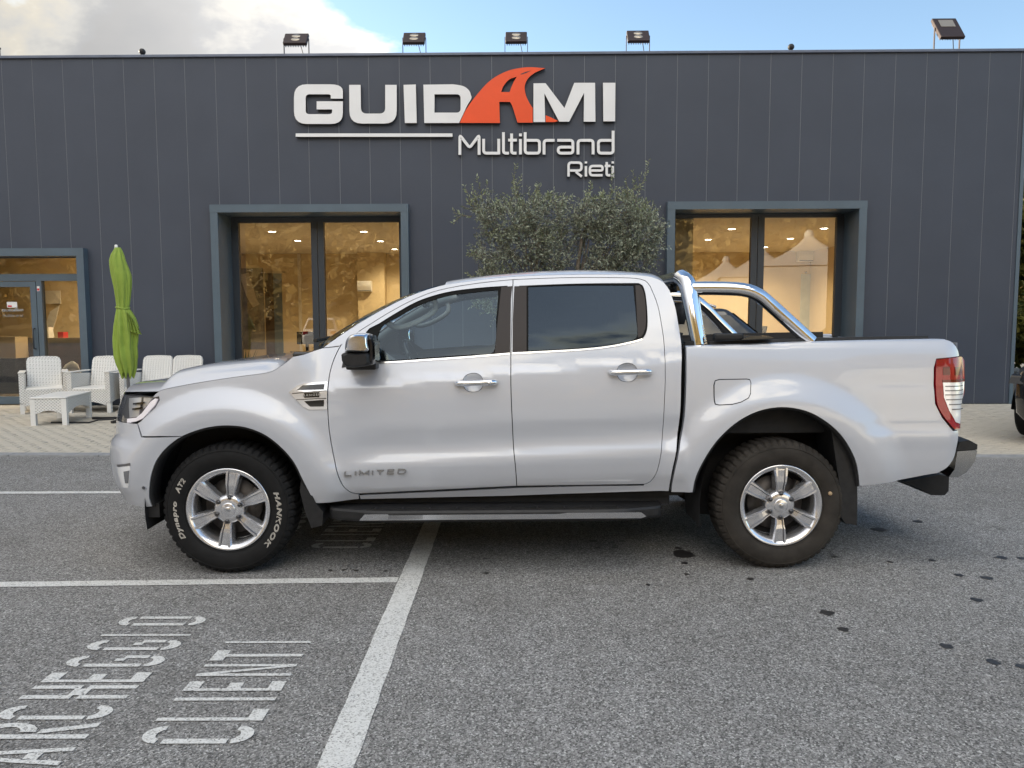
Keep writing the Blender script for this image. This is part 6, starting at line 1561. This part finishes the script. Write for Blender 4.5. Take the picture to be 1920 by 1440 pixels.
olive('olive_tree', 990, 11.6, [lb(952, 412, 62, 42, .42), lb(1020, 408, 58, 46, .45, .1), lb(925, 470, 38, 44, .38), lb(985, 462, 55, 40, .42), lb(915, 395, 34, 24, .3), lb(1035, 475, 48, 46, .4), lb(930, 545, 50, 50, .4), lb(1015, 555, 55, 50, .4)],
      [(972, 385, 972, 302), (905, 380, 919, 330), (1000, 385, 1006, 340), (895, 400, 858, 352), (885, 405, 846, 410), (1020, 380, 1030, 362), (905, 480, 874, 478), (893, 385, 893, 345), (985, 385, 950, 335)], [(1006, 640), (1005, 520), (1007, 465), (1000, 420)], 'olive tree with a straight slim trunk and one tall shoot beneath the sign', 11)
olive('olive_tree', 1160, 11.55, [lb(1110, 405, 40, 36, .4), lb(1165, 405, 50, 40, .42), lb(1195, 440, 48, 55, .45), lb(1150, 460, 45, 40, .4), lb(1120, 500, 38, 26, .35), lb(1190, 490, 45, 35, .4), lb(1160, 560, 65, 50, .42), lb(1095, 430, 28, 30, .35, .1)],
      [(1190, 385, 1207, 296), (1185, 390, 1198, 320), (1143, 390, 1146, 315), (1103, 385, 1109, 340), (1205, 410, 1235, 396), (1155, 385, 1154, 352), (1125, 390, 1128, 360), (1220, 440, 1245, 432), (1178, 385, 1176, 332)], [(1084, 640), (1083, 510), (1089, 465), (1092, 440), (1110, 415)], 'olive tree with a leaning forked trunk and two tall shoots near the right window', 23)

# ================================================================== other cars
mat('car_black', (.012, .013, .016), .25, coat=1.0, noise=(2, .1, 3)); mat('car_white', (.60, .60, .60), .3, coat=1.0); mat('car_blue', (.03, .06, .14), .3, coat=1.0)
glass('car_glass', (.03, .035, .04), ior=1.6)
def make_car():
    r = empty('suv', (0, 0, 0)); L_ = 4.25
    # body: sections along the length
    st = [(-2.12, .42, .62, .60), (-2.06, .30, .80, .72), (-1.90, .25, .92, .80), (-1.5, .25, .985, .86), (-.95, .25, 1.03, .885), (-.2, .25, 1.06, .895), (.8, .25, 1.08, .895), (1.6, .25, 1.09, .87), (1.98, .28, 1.08, .80), (2.10, .36, 1.0, .74), (2.13, .48, .80, .68)]
    V = []; 
    for x, zb, zt, w in st:
        h = zt - zb; V += [(x, s * w * k, zb + h * t) for s, k, t in [(-1, .86, 0), (-1, .97, .14), (-1, 1.0, .45), (-1, .995, .72), (-1, .95, .92), (-1, .84, 1.0), (0, 0, 1.035), (1, .84, 1.0), (1, .95, .92), (1, .995, .72), (1, 1.0, .45), (1, .97, .14), (1, .86, 0)]]
    n = 13; q = MB(); q.add(V, [(i * n + k, i * n + (k + 1) % n, (i + 1) * n + (k + 1) % n, (i + 1) * n + k) for i in range(len(st) - 1) for k in range(n)], True); q.add(V[:n], [tuple(range(n))]); q.add(V[-n:], [tuple(range(n))[::-1]]); q.build('body', 'car_black', r)
    # cabin
    bm = bmesh.new(); bot = [(-.98, .80), (2.0, .78)]; top = [(-.28, .60), (1.62, .585)]; z0, z1 = 1.0, 1.585
    vs = [bm.verts.new((bot[0][0], -bot[0][1], z0)), bm.verts.new((bot[1][0], -bot[1][1], z0)), bm.verts.new((bot[1][0], bot[1][1], z0)), bm.verts.new((bot[0][0], bot[0][1], z0)), bm.verts.new((top[0][0], -top[0][1], z1)), bm.verts.new((top[1][0], -top[1][1], z1)), bm.verts.new((top[1][0], top[1][1], z1)), bm.verts.new((top[0][0], top[0][1], z1))]
    for f in [(0, 1, 5, 4), (1, 2, 6, 5), (2, 3, 7, 6), (3, 0, 4, 7), (4, 5, 6, 7)]: bm.faces.new([vs[i] for i in f])
    bmesh.ops.bevel(bm, geom=[e for e in bm.edges if max(v.co.z for v in e.verts) > 1.2], offset=.09, segments=4, affect='EDGES', profile=.6)
    q = MB(); q.bm(bm, True); q.build('cabin', 'car_black', r)
    def face(s, a, b, nm='side_window'):   # trapezium on the cabin side, x ranges at sill and top
        def y(z): t = (z - z0) / (z1 - z0); return s * (.80 - .2 * t + .006)
        q = MB(); zs = (1.07, 1.50); V = [(a[0], y(zs[0]), zs[0]), (b[0], y(zs[0]), zs[0]), (b[1], y(zs[1]), zs[1]), (a[1], y(zs[1]), zs[1])]; q.add(V, [(0, 1, 2, 3)]); q.build(nm, 'car_glass', r)
    for s in (-1, 1):
        face(s, (-.72, -.30), (.12, .14)); face(s, (.20, .22), (1.02, .98)); face(s, (1.10, 1.06), (1.72, 1.52))
        MB().tube([(-.15, s * .56, 1.60), (-.05, s * .56, 1.635), (.7, s * .56, 1.65), (1.4, s * .555, 1.63), (1.5, s * .555, 1.60)], .016, 8).build('roof_rail', 'chrome_satin', r)
        MB().box((-.72, s * .90, 1.02), (-.58, s * 1.08, 1.16), .03).build('door_mirror', 'car_black', r)
        MB().prism(rounded([(-2.085, .70), (-1.86, .74, .03), (-1.80, .83, .02), (-2.02, .80, .03)], 3), s * .50, s * .80).build('headlight', 'gloss_black', r); MB().box((2.02, s * .50, .82), (2.12, s * .74, 1.0), .02).build('tail_light', 'red_lens', r)
        for xc in (-1.32, 1.28):
            w = empty('wheel', (xc, s * .80, .345), 0, r); q = MB(); q.lathe([(.21, -.10), (.30, -.11), (.335, -.095), (.345, -.06), (.345, .06), (.335, .095), (.30, .11), (.21, .10)], 40, 'y'); q.build('tyre', 'rubber', w)
            q = MB(); q.lathe([(0, -.07), (.06, -.08), (.07, -.06), (.19, -.075), (.215, -.10), (.215, .1), (0, .1)], 30, 'y'); q.v = [(x, y * (-1 if s > 0 else 1), z) for x, y, z in q.v]; q.build('rim', 'alloy', w)
            q = MB(); V = []; 
            for k in range(15): th = math.pi * k / 14; V += [(xc + .40 * math.cos(th), s * .906, .36 + .40 * math.sin(th)), (xc + .40 * math.cos(th), s * .60, .36 + .40 * math.sin(th)), (xc, s * .906, .30)]
            q.add(V, [(3 * k, 3 * k + 3, 3 * k + 5) for k in range(14)]); q.build('wheel_arch', 'liner', r)
    def quad(nm, pts, m): q = MB(); q.add(pts, [(0, 1, 2, 3)]); q.build(nm, m, r)
    quad('windscreen', [(-.915, -.70, 1.065), (-.915, .70, 1.065), (-.36, .57, 1.53), (-.36, -.57, 1.53)], 'car_glass'); quad('rear_screen', [(1.965, -.66, 1.10), (1.965, .66, 1.10), (1.70, .54, 1.50), (1.70, -.54, 1.50)], 'car_glass')
    MB().box((-2.14, -.42, .50), (-2.06, .42, .78), .02).build('grille', 'black_plastic', r)
    return r
suv = make_car(); suv.location = (2.28, 9.75, PZv - .0); suv.rotation_euler = (0, 0, math.pi); suv.location.z = PZv
tag(suv, 'black sport utility car parked behind the load bed of the pickup', 'car')
def car_copy(loc, rz, label, m=None, group=None):
    c = copy_tree(suv); c.location = loc; c.rotation_euler = (0, 0, rz); tag(c, label, 'car', group)
    if m:
        for ch in children(c):
            if ch.name.split('.')[0] in ('body', 'cabin', 'door_mirror') and ch.type == 'MESH':
                ch.material_slots[0].link = 'OBJECT'; ch.material_slots[0].material = MATS[m]
    return c
e = gnd(1898, 819, PZv); car_copy((e[0] + 1.80, e[1] + .10, PZv), R(35), 'black car with its tyre on the paving past the tail of the pickup')
for i, (x, y, rz, m) in enumerate([(-9.5, -9.5, R(84), 'car_white'), (-6.7, -9.7, R(88), 'car_blue'), (-3.9, -9.4, R(86), 'car_white'), (-1.2, -9.8, R(90), None)]):
    car_copy((x, y, 0), rz, ['white car nearest the end of the row reflected in the glazing', 'blue car in the row reflected in the glazing', 'white car between the blue and the black car reflected in the glazing', 'black car at the end of the row reflected in the glazing'][i], m, 'cars reflected in the shop windows')

# ================================================================== what the windows and the paint mirror: hillside, marquees
def hill_h(x, y):
    d = -y - 24; 
    if d <= 0: return -0.05
    t = min(1, d / 75); return -.05 + 34 * t * t * (3 - 2 * t) * (1 + .12 * math.sin(x * .045 + 1) + .07 * math.sin(x * .11 + y * .07))
mat('hill_ground', (.24, .18, .08), .95, noise=(.25, .45, 8))
q = MB(); xs = np.linspace(-170, 170, 60); ys = np.linspace(-24, -150, 40)
q.add([(x, y, hill_h(x, y)) for y in ys for x in xs], [(j * 60 + i, (j + 1) * 60 + i, (j + 1) * 60 + i + 1, j * 60 + i + 1) for j in range(39) for i in range(59)], True)
tag(q.build('hillside', 'hill_ground'), 'dry golden hillside mirrored in the display windows', 'hill', kind='structure')
rnd = np.random.RandomState(9); V = []; Fc = []
for _ in range(2600):
    x = rnd.uniform(-70, 70); y = -26 - 74 * rnd.rand() ** .8; z = hill_h(x, y); rad = rnd.uniform(.6, 1.7); hh = rnd.uniform(1.2, 4.2)
    for k in range(26):
        d = rnd.normal(0, 1, 3); d /= np.linalg.norm(d); p = np.array([x, y, z + hh * .55]) + d * np.array([rad, rad, hh * .55]) * rnd.uniform(.5, 1); a = rnd.normal(0, .28, 3); b = rnd.normal(0, .28, 3); o = len(V); V += [tuple(p - a), tuple(p + b), tuple(p + a), tuple(p - b)]; Fc.append((o, o + 1, o + 2, o + 3))
me = bpy.data.meshes.new('scrub'); me.from_pydata(V, [], Fc); tag(link_mesh('hillside_scrub', me, 'hill_leaf'), 'golden brown scrub covering the hillside mirrored in the windows', 'scrub', kind='stuff')
mat('marquee_cloth', (.62, .60, .55), .7, noise=(1, .06, 4))
def marquee(x, y, w, ze, zp, label):
    r = empty('marquee', (x, y, 0), R(12)); tag(r, label, 'marquee', 'white marquees mirrored in the windows'); q = MB(); n = 12; V = []; m = 9
    for i in range(m):
        t = i / (m - 1); rr = (1 - t) ** 1.5 + .05; z = ze + (zp - ze) * t
        for k in range(4):
            a, b = [(-1, -1), (1, -1), (1, 1), (-1, 1)][k], [(1, -1), (1, 1), (-1, 1), (-1, -1)][k]
            for j in range(3): s_ = j / 3; V.append(((a[0] + (b[0] - a[0]) * s_) * w / 2 * rr, (a[1] + (b[1] - a[1]) * s_) * w / 2 * rr, z))
    q.add(V, [(i * 12 + k, i * 12 + (k + 1) % 12, (i + 1) * 12 + (k + 1) % 12, (i + 1) * 12 + k) for i in range(m - 1) for k in range(12)], True); q.add(V[-12:], [tuple(range(12))]); q.build('roof', 'marquee_cloth', r)
    q = MB(); q.lathe([(.22, zp - .15), (.25, zp), (.12, zp + .18), (0, zp + .2)], 14); q.build('cap', 'marquee_cloth', r)
    for a, b in (((-1, -1), (1, -1)), ((1, -1), (1, 1)), ((1, 1), (-1, 1)), ((-1, 1), (-1, -1))):
        q = MB(); q.add([(a[0] * w / 2, a[1] * w / 2, 0.02), (b[0] * w / 2, b[1] * w / 2, 0.02), (b[0] * w / 2, b[1] * w / 2, ze), (a[0] * w / 2, a[1] * w / 2, ze)], [(0, 1, 2, 3)]); q.build('side_wall', 'marquee_cloth', r)
def mirror_pt(u, v, dist):
    """where a reflection seen at (u, v) in the glazing stands, dist metres behind the camera"""
    d = ray(u, v); Yg = B0[1] + YG; t = (2 * Yg + dist) / d[1]; p = CAM + d * t; return p[0], -dist, p[2]
for (u, v, dist, w, lab) in ((1488, 440, 12.5, 5.0, 'largest white peaked marquee mirrored in the right display window'), (1400, 466, 17, 4.6, 'middle white peaked marquee mirrored in the right display window'), (1332, 487, 24, 4.6, 'smallest white peaked marquee mirrored in the right display window')):
    x, y, z = mirror_pt(u, v, dist); ze = z - 1.75; marquee(x, y, w, max(2.2, ze), z, lab)

# ---- trees seen past the right-hand corner of the building
def leafy(name, loc, h, rad, trunk_h, n, m, label, seed, group=None, cat='tree', size=.11):
    rnd = np.random.RandomState(seed); r = empty(name, loc); tag(r, label, cat, group); q = MB(); q.tube([(0, 0, -.1), (.05, 0, trunk_h * .6), (0, .05, trunk_h), (.1, 0, trunk_h + (h - trunk_h) * .6)], [.16, .13, .10, .04], 10); q.build('trunk', 'olive_bark', r)
    cl = [(rnd.normal(0, 1, 3) / 1.6 * np.array([rad, rad, (h - trunk_h) * .42]) + np.array([0, 0, trunk_h + (h - trunk_h) * .5]), rnd.uniform(.25, .5) * rad) for _ in range(22)]; V = []; Fc = []
    for i in range(n):
        c, rr = cl[rnd.randint(22)]; d = rnd.normal(0, 1, 3); d /= np.linalg.norm(d); p = c + d * rr * rnd.uniform(.5, 1) ** .6; a = rnd.normal(0, size, 3); b = rnd.normal(0, size * .6, 3); o = len(V); V += [tuple(p - a), tuple(p + b), tuple(p + a), tuple(p - b)]; Fc.append((o, o + 1, o + 2, o + 3))
    me = bpy.data.meshes.new('crown'); me.from_pydata(V, [], Fc); link_mesh('crown', me, m, r)
leafy('broadleaf_tree', (14.6, 21.5, 0), 6.0, 2.0, 1.6, 9000, 'green_leaf', 'sunlit yellow green tree past the right corner of the building', 31)
leafy('hedge_shrub', (12.8, 18.6, 0), 2.1, 1.0, .3, 6000, 'green_leaf', 'low green shrub past the right corner of the building', 32, None, 'shrub', .07)
leafy('broadleaf_tree', (19.5, 30, 0), 9.0, 3.2, 2.0, 9000, 'hill_leaf', 'autumn brown tree standing far beyond the right corner of the building', 33)
fe = empty('mesh_fence', (11.2, 17.3, 0), R(60)); tag(fe, 'thin wire fence past the right corner of the building', 'fence')
for k in range(5): MB().tube([(k * 1.2, 0, 0), (k * 1.2, 0, 2.0)], .022, 8).build('post', 'pole_grey', fe)
for k in range(10): MB().tube([(0, 0, .12 + k * .2), (4.8, 0, .12 + k * .2)], .004, 5).build('wire', 'pole_grey', fe)
